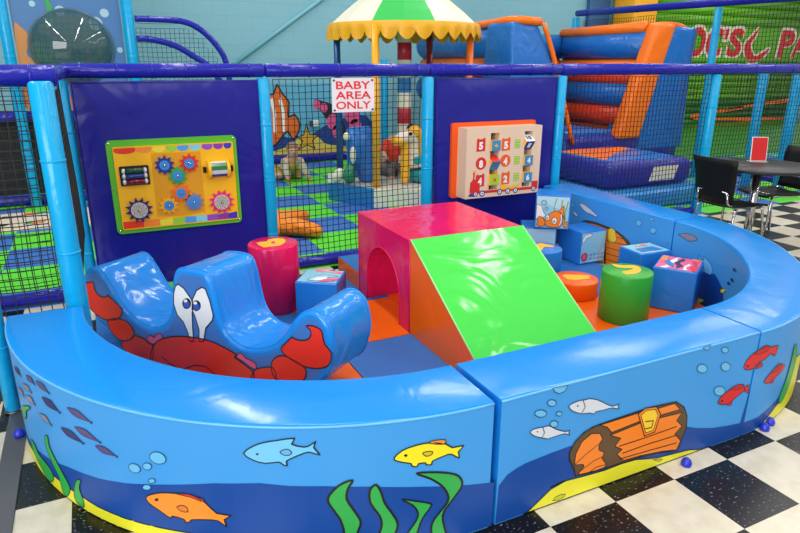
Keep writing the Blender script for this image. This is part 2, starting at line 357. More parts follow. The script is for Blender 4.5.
ART = {
 'OL': [
  ('fish_blue',3,0.006,0,[(238.71,0.401),(239.91,0.428),(241.19,0.443),(242.64,0.451),(244.8,0.46),(244.44,0.439),(245.84,0.428),(246.53,0.434),(247.2,0.446),(246.96,0.425),(247.62,0.399),(246.53,0.409),(245.8,0.406),(244.13,0.385),(243.7,0.375),(243.76,0.361),(243.27,0.365),(242.8,0.374),(241.21,0.368),(239.78,0.378)]),
  ('ink',4,0,0,[(240.51,0.401),(240.49,0.399),(240.44,0.398),(240.37,0.397),(240.29,0.397),(240.23,0.398),(240.19,0.399),(240.17,0.4),(240.19,0.402),(240.24,0.404),(240.31,0.404),(240.39,0.404),(240.45,0.404),(240.49,0.403)]),
  ('fish_blue_dark',4,0.004,0,[(243.04,0.411),(243.59,0.42),(244.08,0.42),(244.38,0.407),(243.96,0.399),(243.43,0.401)]),
  ('fish_yellow',3,0.006,0,[(256.35,0.365),(257.33,0.389),(259.06,0.401),(260.82,0.402),(262.86,0.386),(263.67,0.368),(265.23,0.366),(264.54,0.348),(264.67,0.322),(263.6,0.344),(262.68,0.343),(261.14,0.332),(261.05,0.319),(260.33,0.323),(260.24,0.33),(259.35,0.331),(259.18,0.321),(258.56,0.326),(258.43,0.336),(257.77,0.342),(256.7,0.353)]),
  ('fish_orange',3.5,0.004,0,[(260.59,0.402),(261.35,0.408),(262.75,0.403),(262.5,0.388)]),
  ('ink',4,0,0,[(257.98,0.368),(257.96,0.366),(257.9,0.365),(257.82,0.364),(257.72,0.365),(257.63,0.366),(257.57,0.368),(257.55,0.37),(257.57,0.372),(257.63,0.374),(257.72,0.375),(257.81,0.374),(257.9,0.373),(257.96,0.371)]),
  ('fish_yellow_dark',4,0.004,0,[(259.86,0.369),(260.48,0.372),(261.11,0.368),(260.98,0.357),(260.31,0.355)]),
  ('weed_green',3,0.01,1,[(251.33,0.298),(249.73,0.282),(248.35,0.234),(249.01,0.189),(249.81,0.147),(250.18,0.095),(249.92,0.049),(251.86,0.043),(251.77,0.09),(252.22,0.134),(251.53,0.177),(250.6,0.227),(250.76,0.267)]),
  ('weed_green',3,0.01,1,[(254.13,0.273),(253.4,0.253),(253.46,0.205),(254.52,0.153),(254.81,0.117),(254.5,0.081),(253.82,0.029),(255.59,0.022),(256.48,0.072),(256.79,0.108),(256.26,0.146),(255.18,0.199),(254.76,0.241)]),
  ('weed_green',3,0.008,1,[(257.36,0.203),(258.7,0.174),(259.39,0.14),(259.18,0.11),(258.06,0.063),(257.39,0.012),(258.85,0.004),(259.29,0.056),(259.95,0.112),(260.99,0.152),(260.98,0.167),(259.15,0.187)]),
  ('weed_green',3,0.01,1,[(259.19,0.295),(260.91,0.266),(262.41,0.23),(263.3,0.189),(263.25,0.155),(261.95,0.114),(261.27,0.083),(261.21,0.044),(261.58,-0.014),(263.79,-0.031),(263.23,0.03),(262.67,0.109),(263.82,0.158),(265.12,0.204),(265.08,0.235),(264.17,0.262),(261.81,0.285)]),
  ('water_deep',1,0,0,[(188.78,0.049),(199.22,0.107),(204.03,0.128),(209.91,0.16),(216.73,0.181),(221.64,0.204),(227.69,0.24),(234.52,0.277),(240.36,0.292),(243.94,0.284),(248.07,0.281),(253.49,0.267),(260.02,0.238),(265.7,0.207),(270.41,0.183),(270,0.183),(270,0.004),(188.78,0.004)]),
  ('sand',2,0.005,0,[(188.59,0.034),(194.94,0.059),(199.78,0.05),(205.54,0.062),(212.05,0.059),(215.67,0.052),(220.64,0.052),(226.21,0.059),(230.65,0.065),(233.74,0.06),(258,0.004),(188.59,0.004)]),
  ('fish_orange',3,0.006,0,[(224.77,0.17),(225.45,0.187),(227.25,0.207),(229.46,0.217),(231.57,0.222),(233.25,0.199),(234.61,0.163),(236.41,0.16),(235.52,0.141),(235.72,0.113),(234.75,0.133),(233.24,0.132),(231.15,0.122),(230.85,0.111),(230.2,0.108),(230.08,0.118),(228.48,0.122),(228.28,0.113),(227.74,0.116),(226.59,0.133),(225.25,0.15)]),
  ('fish_red',3.5,0.004,0,[(229.3,0.216),(230.28,0.223),(231.57,0.222),(233.19,0.211),(232.66,0.203),(231.53,0.212)]),
  ('ink',4,0,0,[(226.7,0.177),(226.66,0.174),(226.57,0.171),(226.45,0.169),(226.32,0.168),(226.2,0.169),(226.13,0.17),(226.12,0.173),(226.16,0.176),(226.26,0.178),(226.38,0.18),(226.51,0.181),(226.62,0.181),(226.69,0.179)]),
  ('fish_orange_dark',4,0.004,0,[(229.27,0.163),(230.06,0.174),(230.67,0.169),(230.75,0.152),(229.85,0.15)]),
  ('bubble',3,0.003,0,[(228.53,0.337),(228.26,0.328),(227.82,0.322),(227.31,0.319),(226.81,0.321),(226.44,0.327),(226.27,0.336),(226.34,0.347),(226.63,0.356),(227.07,0.363),(227.59,0.365),(228.07,0.363),(228.42,0.356),(228.59,0.347)]),
  ('bubble',3,0.003,0,[(224.47,0.275),(224.23,0.268),(223.87,0.263),(223.46,0.261),(223.08,0.263),(222.81,0.268),(222.71,0.275),(222.8,0.283),(223.05,0.291),(223.42,0.296),(223.83,0.297),(224.19,0.295),(224.45,0.29),(224.55,0.283)]),
  ('bubble',3,0.003,0,[(226.34,0.301),(226.17,0.294),(225.87,0.288),(225.51,0.286),(225.19,0.287),(225.0,0.292),(224.99,0.299),(225.17,0.306),(225.48,0.311),(225.84,0.314),(226.15,0.312),(226.33,0.308)]),
  ('bubble',3,0.003,0,[(226.58,0.249),(226.49,0.244),(226.28,0.24),(226.01,0.237),(225.75,0.236),(225.57,0.239),(225.53,0.243),(225.63,0.248),(225.84,0.252),(226.11,0.255),(226.36,0.256),(226.53,0.254)]),
  ('bubble',3,0.003,0,[(225.8,0.219),(225.68,0.213),(225.42,0.207),(225.08,0.204),(224.76,0.203),(224.53,0.205),(224.48,0.21),(224.6,0.216),(224.86,0.222),(225.2,0.226),(225.52,0.226),(225.74,0.224)]),
  ('fish_plum',3,0.0025,0,[(212.62,0.43),(213.02,0.421),(213.92,0.41),(215.25,0.408),(216.79,0.41),(217.02,0.409),(217.23,0.404),(217.49,0.413),(217.1,0.412),(216.89,0.413),(215.83,0.426),(214.84,0.437),(213.48,0.435)]),
  ('fish_navy',3,0.0025,0,[(206.08,0.414),(206.33,0.404),(207.04,0.391),(208.41,0.39),(210.07,0.393),(210.29,0.392),(210.41,0.386),(210.83,0.396),(210.42,0.395),(210.23,0.397),(209.37,0.411),(208.56,0.423),(207.1,0.42)]),
  ('fish_navy',3,0.0025,0,[(210.11,0.328),(210.48,0.319),(211.36,0.307),(212.74,0.306),(214.36,0.308),(214.6,0.307),(214.78,0.302),(215.1,0.311),(214.69,0.31),(214.48,0.312),(213.45,0.326),(212.48,0.337),(211.05,0.334)]),
  ('fish_plum',3,0.0025,0,[(213.5,0.362),(213.93,0.354),(214.88,0.342),(216.24,0.34),(217.82,0.342),(218.06,0.341),(218.28,0.336),(218.53,0.344),(218.13,0.343),(217.91,0.345),(216.8,0.359),(215.76,0.37),(214.37,0.368)]),
  ('fish_plum',3,0.0025,0,[(217.27,0.319),(217.59,0.312),(218.3,0.302),(219.34,0.302),(220.58,0.306),(220.77,0.305),(220.94,0.301),(221.14,0.309),(220.83,0.308),(220.66,0.309),(219.79,0.32),(218.99,0.328),(217.93,0.325)]),
  ('fish_grey',3,0.0025,0,[(204.03,0.326),(204.15,0.318),(204.61,0.307),(205.7,0.307),(207.06,0.311),(207.23,0.311),(207.3,0.306),(207.7,0.315),(207.36,0.313),(207.21,0.314),(206.61,0.326),(206.03,0.335),(204.87,0.332)]),
  ('fish_plum',3,0.0025,0,[(205.07,0.47),(205.24,0.463),(205.77,0.452),(206.87,0.45),(208.22,0.451),(208.4,0.45),(208.49,0.446),(208.85,0.453),(208.51,0.453),(208.36,0.454),(207.69,0.466),(207.05,0.476),(205.88,0.475)]),
  ('fish_plum',3,0.0025,0,[(201.37,0.457),(201.43,0.451),(201.79,0.442),(202.8,0.443),(204.06,0.448),(204.21,0.448),(204.25,0.444),(204.66,0.451),(204.34,0.45),(204.21,0.451),(203.72,0.46),(203.25,0.467),(202.17,0.463)]),
  ('fish_grey',3,0.0025,0,[(199.17,0.351),(199.15,0.343),(199.5,0.332),(200.8,0.337),(202.42,0.345),(202.6,0.345),(202.61,0.34),(203.18,0.351),(202.78,0.348),(202.63,0.349),(202.14,0.36),(201.65,0.368),(200.26,0.361)]),
  ('fish_grey',3,0.0025,0,[(198.73,0.396),(198.77,0.389),(199.18,0.381),(200.39,0.385),(201.88,0.392),(202.06,0.392),(202.08,0.388),(202.58,0.397),(202.21,0.395),(202.07,0.395),(201.54,0.404),(201.02,0.411),(199.73,0.404)]),
  ('fish_navy',3,0.0025,0,[(194.86,0.429),(194.71,0.42),(194.92,0.41),(196.3,0.415),(197.94,0.421),(198.11,0.421),(198.07,0.417),(198.7,0.425),(198.31,0.424),(198.18,0.425),(197.82,0.435),(197.46,0.444),(196.07,0.438)]),
  ('fish_grey',3,0.0025,0,[(194.22,0.33),(194.0,0.32),(194.15,0.31),(195.64,0.317),(197.37,0.327),(197.54,0.326),(197.48,0.322),(198.16,0.332),(197.76,0.329),(197.63,0.33),(197.31,0.34),(196.98,0.349),(195.54,0.341)]),
  ('weed_green',3.4,0.005,1,[(204.43,0.234),(203.91,0.181),(205.25,0.123),(206.6,0.083),(206.81,0.036),(207.17,0.012),(208.13,0.014),(209.42,0.061),(208.89,0.092),(206.86,0.148),(205.24,0.197),(205.34,0.24)]),
  ('weed_green',3.4,0.005,1,[(211.41,0.118),(212.74,0.135),(211.95,0.094),(212.47,0.041),(212.13,0.012),(210.64,0.017),(210.3,0.05)]),
  ('weed_green',3.4,0.005,1,[(194.32,0.246),(199.51,0.306),(199.67,0.296),(197.17,0.259),(195.56,0.206),(193.38,0.187)]),
  ('weed_green',3.4,0.005,1,[(195.93,0.113),(196.6,0.056),(199.56,0.031),(201.72,0.008),(203.84,0.026),(204.6,0.065),(203.06,0.09),(199.61,0.096),(198.18,0.123)]),
 ],
 'OS': [
  ('water_deep',1,0,0,[(1.11,0.162),(1.144,0.197),(1.182,0.212),(1.22,0.221),(1.259,0.224),(1.338,0.23),(1.421,0.233),(1.693,0.173),(2.011,0.154),(2.102,0.12),(2.194,0.095),(2.287,0.08),(2.377,0.07),(2.399,0.23),(2.399,0.004),(1.105,0.004)]),
  ('sand',2,0.006,0,[(1.228,0.004),(1.246,0.007),(1.286,0.033),(1.343,0.071),(1.411,0.086),(1.344,0.081),(1.393,0.088),(1.494,0.079),(1.6,0.072),(1.686,0.075),(1.764,0.071),(1.823,0.056),(1.896,0.041),(1.968,0.035),(2.069,0.025),(2.125,0.01),(2.203,0.004),(2.15,0.004)]),
  ('sand_dark',3,0.003,0,[(1.358,0.017),(1.369,0.029),(1.394,0.032),(1.417,0.026),(1.41,0.015),(1.386,0.01)]),
  ('sand_dark',3,0.003,0,[(1.86,0.042),(1.885,0.038),(1.916,0.027),(1.899,0.021)]),
  ('chest_brown',3,0.008,0,[(1.457,0.094),(1.446,0.128),(1.42,0.175),(1.417,0.207),(1.439,0.246),(1.475,0.274),(1.516,0.286),(1.551,0.289),(1.73,0.294),(1.805,0.295),(1.944,0.284),(1.996,0.246),(2.022,0.198),(2.029,0.145),(2.01,0.082),(2.001,0.045),(1.905,0.063),(1.784,0.077),(1.689,0.08),(1.578,0.083)]),
  ('chest_orange',3.5,0.005,0,[(1.446,0.145),(1.446,0.191),(1.47,0.238),(1.513,0.26),(1.555,0.25),(1.571,0.223),(1.557,0.195),(1.56,0.176),(1.588,0.158),(1.581,0.132),(1.606,0.1),(1.598,0.087),(1.535,0.085),(1.478,0.091),(1.471,0.105),(1.494,0.124),(1.488,0.135)]),
  ('chest_orange',3.5,0.005,0,[(1.551,0.286),(1.744,0.287),(1.76,0.248),(1.614,0.237),(1.589,0.266)]),
  ('chest_orange',3.5,0.005,0,[(1.609,0.226),(1.762,0.238),(1.791,0.175),(1.849,0.178),(1.859,0.233),(1.988,0.225),(1.963,0.195),(2.001,0.16),(1.965,0.132),(2.007,0.088),(1.989,0.05),(1.904,0.068),(1.783,0.084),(1.695,0.089),(1.656,0.128),(1.681,0.143),(1.64,0.169),(1.666,0.197)]),
  ('chest_orange',3.5,0.005,0,[(1.846,0.28),(1.937,0.279),(1.974,0.243),(1.866,0.245)]),
  ('ink',4,0.006,0,[(1.661,0.163),(1.79,0.162),(1.967,0.166),'open']),
  ('ink',4,0.006,0,[(1.686,0.125),(1.815,0.127),(1.975,0.123),'open']),
  ('ink',4,0.006,0,[(1.676,0.102),(1.82,0.095),(1.983,0.085),'open']),
  ('ink',4,0.004,0,[(1.446,0.147),(1.507,0.182),(1.57,0.211),'open']),
  ('ink',4,0.004,0,[(1.476,0.108),(1.539,0.135),(1.582,0.141),'open']),
  ('ink',4,0.004,0,[(1.509,0.083),(1.556,0.102),(1.601,0.099),'open']),
  ('chest_orange',4.2,0.006,0,[(1.741,0.283),(1.776,0.299),(1.835,0.291),(1.865,0.251),(1.847,0.175),(1.792,0.171)]),
  ('latch_yellow',4.6,0.004,0,[(1.756,0.273),(1.784,0.288),(1.831,0.28),(1.85,0.251),(1.836,0.187),(1.797,0.184)]),
  ('ink',5,0.006,0,[(1.786,0.238),(1.828,0.231),(1.825,0.201),(1.792,0.205),'open']),
  ('fish_white',3,0.004,0,[(1.392,0.404),(1.409,0.413),(1.441,0.416),(1.47,0.412),(1.483,0.413),(1.522,0.399),(1.566,0.372),(1.604,0.351),(1.635,0.354),(1.628,0.345),(1.637,0.332),(1.599,0.346),(1.56,0.347),(1.522,0.35),(1.513,0.343),(1.491,0.353),(1.456,0.359),(1.412,0.381)]),
  ('fish_white',3,0.004,0,[(1.228,0.345),(1.248,0.354),(1.287,0.35),(1.311,0.348),(1.342,0.326),(1.388,0.303),(1.406,0.304),(1.402,0.296),(1.408,0.284),(1.385,0.296),(1.348,0.297),(1.324,0.297),(1.309,0.296),(1.296,0.302),(1.253,0.322)]),
  ('ink',4,0,0,[(1.436,0.396),(1.435,0.393),(1.432,0.393),(1.429,0.395),(1.428,0.398),(1.429,0.4),(1.432,0.4),(1.435,0.399)]),
  ('ink',4,0,0,[(1.263,0.338),(1.262,0.336),(1.26,0.336),(1.258,0.337),(1.256,0.34),(1.257,0.342),(1.259,0.342),(1.262,0.34)]),
  ('ink',4,0.004,0,[(1.455,0.413),(1.468,0.384),(1.456,0.364),'open']),
  ('ink',4,0.004,0,[(1.282,0.349),(1.291,0.327),(1.283,0.311),'open']),
  ('bubble',3,0.0035,0,[(1.333,0.433),(1.331,0.428),(1.326,0.425),(1.319,0.424),(1.31,0.427),(1.302,0.431),(1.296,0.437),(1.294,0.443),(1.295,0.448),(1.3,0.452),(1.308,0.452),(1.316,0.45),(1.324,0.446),(1.33,0.44)]),
  ('bubble',3,0.0035,0,[(1.293,0.402),(1.291,0.396),(1.284,0.393),(1.274,0.393),(1.263,0.396),(1.253,0.402),(1.245,0.408),(1.242,0.415),(1.244,0.421),(1.251,0.424),(1.261,0.424),(1.272,0.422),(1.282,0.416),(1.29,0.409)]),
  ('bubble',3,0.0035,0,[(1.363,0.382),(1.362,0.379),(1.359,0.376),(1.354,0.376),(1.348,0.378),(1.343,0.381),(1.339,0.385),(1.337,0.389),(1.338,0.393),(1.341,0.395),(1.346,0.395),(1.352,0.394),(1.358,0.391),(1.362,0.386)]),
  ('bubble',3,0.0035,0,[(1.349,0.345),(1.348,0.34),(1.344,0.336),(1.337,0.336),(1.329,0.338),(1.321,0.342),(1.316,0.348),(1.313,0.355),(1.315,0.36),(1.319,0.363),(1.326,0.364),(1.334,0.362),(1.342,0.357),(1.347,0.351)]),
  ('bubble',3,0.0035,0,[(2.096,0.397),(2.095,0.389),(2.088,0.383),(2.077,0.382),(2.063,0.385),(2.05,0.392),(2.04,0.401),(2.036,0.41),(2.037,0.418),(2.044,0.424),(2.055,0.425),(2.068,0.422),(2.081,0.415),(2.091,0.406)]),
  ('bubble',3,0.0035,0,[(2.238,0.374),(2.238,0.365),(2.231,0.36),(2.22,0.358),(2.207,0.361),(2.194,0.368),(2.184,0.377),(2.179,0.387),(2.18,0.395),(2.186,0.4),(2.197,0.402),(2.21,0.399),(2.223,0.392),(2.233,0.383)]),
  ('bubble',3,0.0035,0,[(2.205,0.456),(2.205,0.45),(2.2,0.447),(2.193,0.446),(2.184,0.448),(2.175,0.452),(2.168,0.458),(2.165,0.464),(2.166,0.47),(2.17,0.473),(2.178,0.474),(2.186,0.472),(2.195,0.468),(2.202,0.462)]),
  ('bubble',3,0.0035,0,[(2.232,0.263),(2.231,0.253),(2.223,0.248),(2.21,0.246),(2.195,0.25),(2.18,0.258),(2.169,0.269),(2.163,0.279),(2.164,0.289),(2.172,0.294),(2.184,0.295),(2.2,0.292),(2.215,0.284),(2.226,0.274)]),
  ('bubble',3,0.0035,0,[(1.311,0.497),(1.322,0.48),(1.342,0.468),(1.365,0.471),(1.379,0.492)]),
  ('bubble',3,0.0035,0,[(2.049,0.499),(2.064,0.485),(2.082,0.481),(2.094,0.501)]),
  ('fish_red',3,0.005,0,[(2.201,0.214),(2.227,0.248),(2.282,0.264),(2.31,0.261),(2.344,0.268),(2.352,0.249),(2.358,0.235),(2.311,0.213),(2.282,0.197),(2.253,0.194)]),
  ('ink',4,0,0,[(2.231,0.217),(2.23,0.213),(2.225,0.213),(2.22,0.216),(2.217,0.22),(2.218,0.223),(2.222,0.224),(2.228,0.221)]),
  ('fish_crimson',3.6,0.003,0,[(2.258,0.263),(2.302,0.274),(2.336,0.268),(2.325,0.248)]),
  ('fish_crimson',3.6,0.003,0,[(2.259,0.193),(2.287,0.2),(2.289,0.181)]),
 ],
 'OR': [
  ('fish_red',3,0.005,0,[(267.28,0.353),(267.72,0.379),(268.95,0.405),(270.7,0.415),(272.36,0.424),(273.22,0.409),(275.47,0.403),(275.32,0.375),(275.06,0.356),(273.58,0.378),(272.29,0.359),(270.7,0.354),(269.67,0.331),(268.03,0.335)]),
  ('fish_red',3,0.004,0,[(273.44,0.247),(274.8,0.275),(276.69,0.289),(278.2,0.291),(279.61,0.276),(279.29,0.257),(277.83,0.246),(275.85,0.231),(274.39,0.227)]),
  ('fish_red',3,0.004,0,[(268.46,0.235),(268.23,0.249),(269.48,0.256),(269.37,0.235),(269.81,0.212)]),
  ('ink',4,0,0,[(268.44,0.349),(268.4,0.345),(268.23,0.345),(268.03,0.347),(267.92,0.352),(267.96,0.355),(268.13,0.356),(268.33,0.353)]),
  ('water_deep',1,0,0,[(269.09,0.068),(270.38,0.065),(272.06,0.064),(273.83,0.063),(277.49,0.084),(281.6,0.119),(285.1,0.134),(287.12,0.166),(332,0.22),(345,0.2),(360,0.2),(360,0.004),(270,0.004),(270,0.21)]),
  ('sand',2,0.004,0,[(275.33,0.013),(279.09,0.061),(282.4,0.089),(284.7,0.172),(284.36,0.265),(335,0.06),(360,0.05),(360,0.004),(280,0.004)]),
  ('weed_green',3,0.005,1,[(282.91,0.352),(282.6,0.254),(282.01,0.183),(280.75,0.13),(280.39,0.082),(281.78,0.066),(283.65,0.09),(284.91,0.144),(285.93,0.212),(285.13,0.296)]),
  ('fish_crimson',3.6,0.003,0,[(269.21,0.399),(271.02,0.426),(272.36,0.424),(272.43,0.397)]),
  ('fish_crimson',3.6,0.003,0,[(270.13,0.327),(271.27,0.351),(271.94,0.33)]),
  ('fish_crimson',3.6,0.003,0,[(275.26,0.278),(276.8,0.301),(278.65,0.29),(277.49,0.27)]),
  ('fish_crimson',3.6,0.003,0,[(275.12,0.228),(276.31,0.236),(276.33,0.215)]),
 ],
 'IB': [
  ('fish_white',3,0.004,0,[(4.013,0.429),(3.975,0.435),(3.932,0.426),(3.866,0.405),(3.811,0.381),(3.787,0.372),(3.802,0.36),(3.85,0.368),(3.925,0.375),(3.975,0.397)]),
  ('fish_white',3,0.004,0,[(4.084,0.344),(4.062,0.349),(4.015,0.325),(4.046,0.316)]),
  ('bubble',3,0.003,0,[(3.328,0.416),(3.329,0.406),(3.335,0.396),(3.344,0.39),(3.355,0.387),(3.366,0.389),(3.374,0.395),(3.378,0.405),(3.377,0.415),(3.371,0.424),(3.362,0.431),(3.351,0.433),(3.34,0.431),(3.332,0.425)]),
  ('bubble',3,0.003,0,[(3.183,0.392),(3.185,0.382),(3.191,0.373),(3.201,0.366),(3.213,0.363),(3.224,0.365),(3.233,0.37),(3.237,0.379),(3.236,0.389),(3.23,0.399),(3.22,0.406),(3.208,0.408),(3.196,0.407),(3.188,0.401)]),
  ('bubble',3,0.003,0,[(3.218,0.47),(3.219,0.465),(3.223,0.46),(3.231,0.456),(3.239,0.454),(3.247,0.454),(3.253,0.457),(3.256,0.462),(3.255,0.467),(3.25,0.472),(3.243,0.476),(3.234,0.478),(3.226,0.478),(3.22,0.475)]),
  ('bubble',3,0.003,0,[(3.203,0.289),(3.204,0.281),(3.21,0.274),(3.22,0.268),(3.232,0.265),(3.242,0.265),(3.25,0.269),(3.254,0.275),(3.253,0.283),(3.246,0.29),(3.236,0.296),(3.225,0.299),(3.214,0.298),(3.206,0.295)]),
  ('bubble',3,0.003,0,[(3.064,0.331),(3.064,0.327),(3.066,0.324),(3.069,0.322),(3.072,0.321),(3.076,0.322),(3.078,0.324),(3.079,0.327),(3.079,0.33),(3.078,0.334),(3.075,0.336),(3.071,0.337),(3.068,0.336),(3.066,0.334)]),
  ('bubble',3,0.003,0,[(4.074,0.405),(4.075,0.398),(4.079,0.392),(4.085,0.387),(4.093,0.386),(4.1,0.387),(4.106,0.391),(4.109,0.398),(4.108,0.404),(4.103,0.411),(4.097,0.415),(4.089,0.416),(4.082,0.415),(4.076,0.411)]),
  ('chest_brown',3,0.008,0,[(3.956,0.29),(3.915,0.305),(3.812,0.313),(3.691,0.309),(3.573,0.3),(3.495,0.277),(3.426,0.245),(3.404,0.219),(3.48,0.181),(3.5,0.067),(3.51,0.006),(3.65,-0.036),(3.689,0.163),(3.835,0.185),(3.95,0.218)]),
  ('chest_orange',3.5,0.004,0,[(3.913,0.287),(3.81,0.299),(3.678,0.293),(3.552,0.281),(3.482,0.252),(3.44,0.22),(3.49,0.185),(3.511,0.072),(3.519,0.003),(3.637,-0.032),(3.666,0.168),(3.815,0.19),(3.903,0.222)]),
  ('latch_yellow',4.2,0.005,0,[(3.65,0.297),(3.613,0.312),(3.577,0.299),(3.553,0.227),(3.576,0.192),(3.634,0.189),(3.657,0.244)]),
  ('ink',4,0.006,0,[(3.665,0.198),(3.597,0.201),(3.43,0.213),'open']),
  ('ink',4,0.006,0,[(3.656,0.142),(3.504,0.15),'open']),
  ('ink',4,0.006,0,[(3.649,0.092),(3.505,0.099),'open']),
  ('ink',4,0.006,0,[(3.642,0.042),(3.516,0.048),'open']),
  ('ink',4,0.006,0,[(3.547,0.25),(3.482,0.252),'open']),
  ('water_deep',1,0,0,[(4.5,0.16),(4.1,0.2),(3.5,0.12),(3.06,0.06),(3.06,0.004),(4.5,0.004)]),
  ('sand',2,0.005,0,[(4.3,0.004),(4.1,0.06),(3.7,0.07),(3.4,0.04),(3.2,0.004)]),
 ],
 'IR': [
  ('fish_grey',3,0.004,0,[(357.85,0.41),(356.64,0.422),(354.9,0.434),(352.69,0.44),(350.31,0.433),(349.64,0.42),(351.19,0.403),(353.37,0.39),(355.34,0.4)]),
  ('fish_blue',3,0.004,0,[(348.18,0.284),(347.19,0.299),(347.65,0.327),(346.18,0.306),(344.54,0.311),(345.04,0.332),(342.94,0.321),(340.46,0.302),(339.28,0.268),(339.68,0.241),(341.44,0.234),(343.45,0.238),(344.33,0.269),(345.57,0.273),(346.54,0.285)]),
  ('water_deep',1,0,0,[(347.46,0.191),(344.04,0.228),(340.58,0.238),(337.58,0.262),(333.56,0.233),(330.28,0.205),(325,0.02),(325,0.004),(357,0.004)]),
  ('sand',2,0.004,0,[(346.56,0.026),(344.15,0.045),(340.84,0.051),(342.55,0.024),(346.05,-0.022)]),
  ('sand',2,0.004,0,[(331.9,0.198),(329.42,0.224),(327.75,0.222),(329.97,0.188),(331.58,0.18)]),
  ('fish_navy',3,0.0025,0,[(325.29,0.383),(325.05,0.379),(324.46,0.374),(323.44,0.378),(322.09,0.387),(321.89,0.387),(321.72,0.385),(321.42,0.392),(321.79,0.39),(321.98,0.389),(322.86,0.392),(323.62,0.395),(324.67,0.388)]),
  ('fish_navy',3,0.0025,0,[(327.92,0.276),(327.7,0.272),(327.16,0.268),(326.29,0.272),(325.15,0.281),(324.98,0.281),(324.83,0.279),(324.6,0.286),(324.91,0.283),(325.07,0.283),(325.83,0.286),(326.5,0.288),(327.39,0.281)]),
  ('fish_navy',3,0.0025,0,[(325.71,0.315),(325.49,0.311),(324.92,0.306),(323.89,0.31),(322.51,0.318),(322.3,0.319),(322.15,0.317),(321.82,0.324),(322.2,0.321),(322.39,0.321),(323.24,0.324),(324.0,0.327),(325.06,0.321)]),
 ],
 'RK': [
  ('crab_red',3,0.006,0,[(-0.792,0.39),(-0.773,0.398),(-0.723,0.41),(-0.722,0.372),(-0.699,0.34),(-0.647,0.334),(-0.616,0.352),(-0.608,0.346),(-0.565,0.323),(-0.52,0.29),(-0.531,0.253),(-0.564,0.223),(-0.625,0.205),(-0.697,0.202),(-0.767,0.231),(-0.807,0.271),(-0.81,0.333)]),
  ('crab_red',3.1,0.006,0,[(-0.656,0.189),(-0.608,0.215),(-0.542,0.228),(-0.482,0.217),(-0.449,0.177),(-0.448,0.146),(-0.492,0.113),(-0.553,0.097),(-0.608,0.112),(-0.642,0.152)]),
  ('crab_red',3,0.006,0,[(-0.554,0.092),(-0.492,0.113),(-0.452,0.15),(-0.393,0.15),(-0.341,0.139),(-0.309,0.115),(-0.319,0.059),(-0.346,0.018),(-0.417,0.017),(-0.508,0.027),(-0.556,0.052)]),
  ('white',3,0.006,0,[(-0.088,0.496),(-0.068,0.509),(-0.034,0.495),(0.012,0.444),(0.02,0.41),(0.007,0.365),(0.0,0.293),(-0.002,0.213),(-0.03,0.207),(-0.037,0.256),(-0.061,0.309),(-0.099,0.338),(-0.115,0.399),(-0.107,0.45)]),
  ('white',3,0.006,0,[(0.021,0.445),(0.054,0.497),(0.091,0.52),(0.113,0.517),(0.135,0.459),(0.149,0.386),(0.14,0.357),(0.09,0.304),(0.067,0.228),(0.035,0.221),(0.044,0.288),(0.026,0.355),(0.01,0.391)]),
  ('ink',4,0,0,[(0.009,0.421),(0.004,0.407),(-0.006,0.395),(-0.019,0.387),(-0.033,0.384),(-0.045,0.387),(-0.052,0.396),(-0.054,0.409),(-0.049,0.423),(-0.038,0.435),(-0.025,0.443),(-0.011,0.446),(0.0,0.442),(0.007,0.433)]),
  ('eye_blue',4.4,0,0,[(-0.001,0.413),(-0.004,0.405),(-0.011,0.397),(-0.021,0.392),(-0.031,0.39),(-0.039,0.392),(-0.044,0.397),(-0.045,0.405),(-0.042,0.414),(-0.035,0.421),(-0.025,0.427),(-0.016,0.428),(-0.007,0.426),(-0.002,0.421)]),
  ('white',4.7,0,0,[(-0.015,0.43),(-0.017,0.426),(-0.021,0.423),(-0.026,0.42),(-0.032,0.419),(-0.037,0.42),(-0.04,0.422),(-0.04,0.426),(-0.039,0.43),(-0.035,0.433),(-0.029,0.436),(-0.024,0.437),(-0.019,0.436),(-0.016,0.434)]),
  ('ink',4,0,0,[(0.074,0.422),(0.069,0.408),(0.059,0.396),(0.046,0.388),(0.033,0.385),(0.021,0.389),(0.014,0.398),(0.013,0.41),(0.017,0.424),(0.027,0.436),(0.04,0.444),(0.054,0.446),(0.065,0.443),(0.072,0.434)]),
  ('eye_blue',4.4,0,0,[(0.064,0.414),(0.061,0.406),(0.054,0.398),(0.045,0.393),(0.035,0.391),(0.027,0.393),(0.022,0.398),(0.021,0.406),(0.024,0.415),(0.031,0.422),(0.04,0.427),(0.05,0.429),(0.058,0.427),(0.063,0.422)]),
  ('white',4.7,0,0,[(0.051,0.431),(0.049,0.427),(0.045,0.424),(0.04,0.421),(0.034,0.42),(0.029,0.421),(0.026,0.423),(0.025,0.427),(0.027,0.431),(0.031,0.434),(0.036,0.437),(0.042,0.438),(0.047,0.437),(0.05,0.435)]),
  ('crab_red',3.3,0.007,0,[(-0.346,0.018),(-0.332,0.071),(-0.309,0.115),(-0.262,0.16),(-0.169,0.202),(-0.063,0.227),(0.029,0.238),(0.117,0.239),(0.201,0.225),(0.283,0.201),(0.265,0.186),(0.365,0.143),(0.379,0.102),(0.352,0.004),(-0.048,0.004),(-0.356,0.004),(-0.361,0.004)]),
  ('ink',4,0.006,0,[(-0.248,0.07),(-0.204,0.042),(-0.129,0.026),(-0.091,0.033),'open']),
  ('ink',4,0.006,0,[(-0.1,0.033),(-0.011,0.078),(0.063,0.088),(0.122,0.061),'open']),
  ('coral_pink',3,0.004,0,[(-0.357,0.127),(-0.349,0.16),(-0.318,0.179),(-0.29,0.17),(-0.277,0.191),(-0.245,0.205),(-0.223,0.19),(-0.262,0.16),(-0.306,0.131)]),
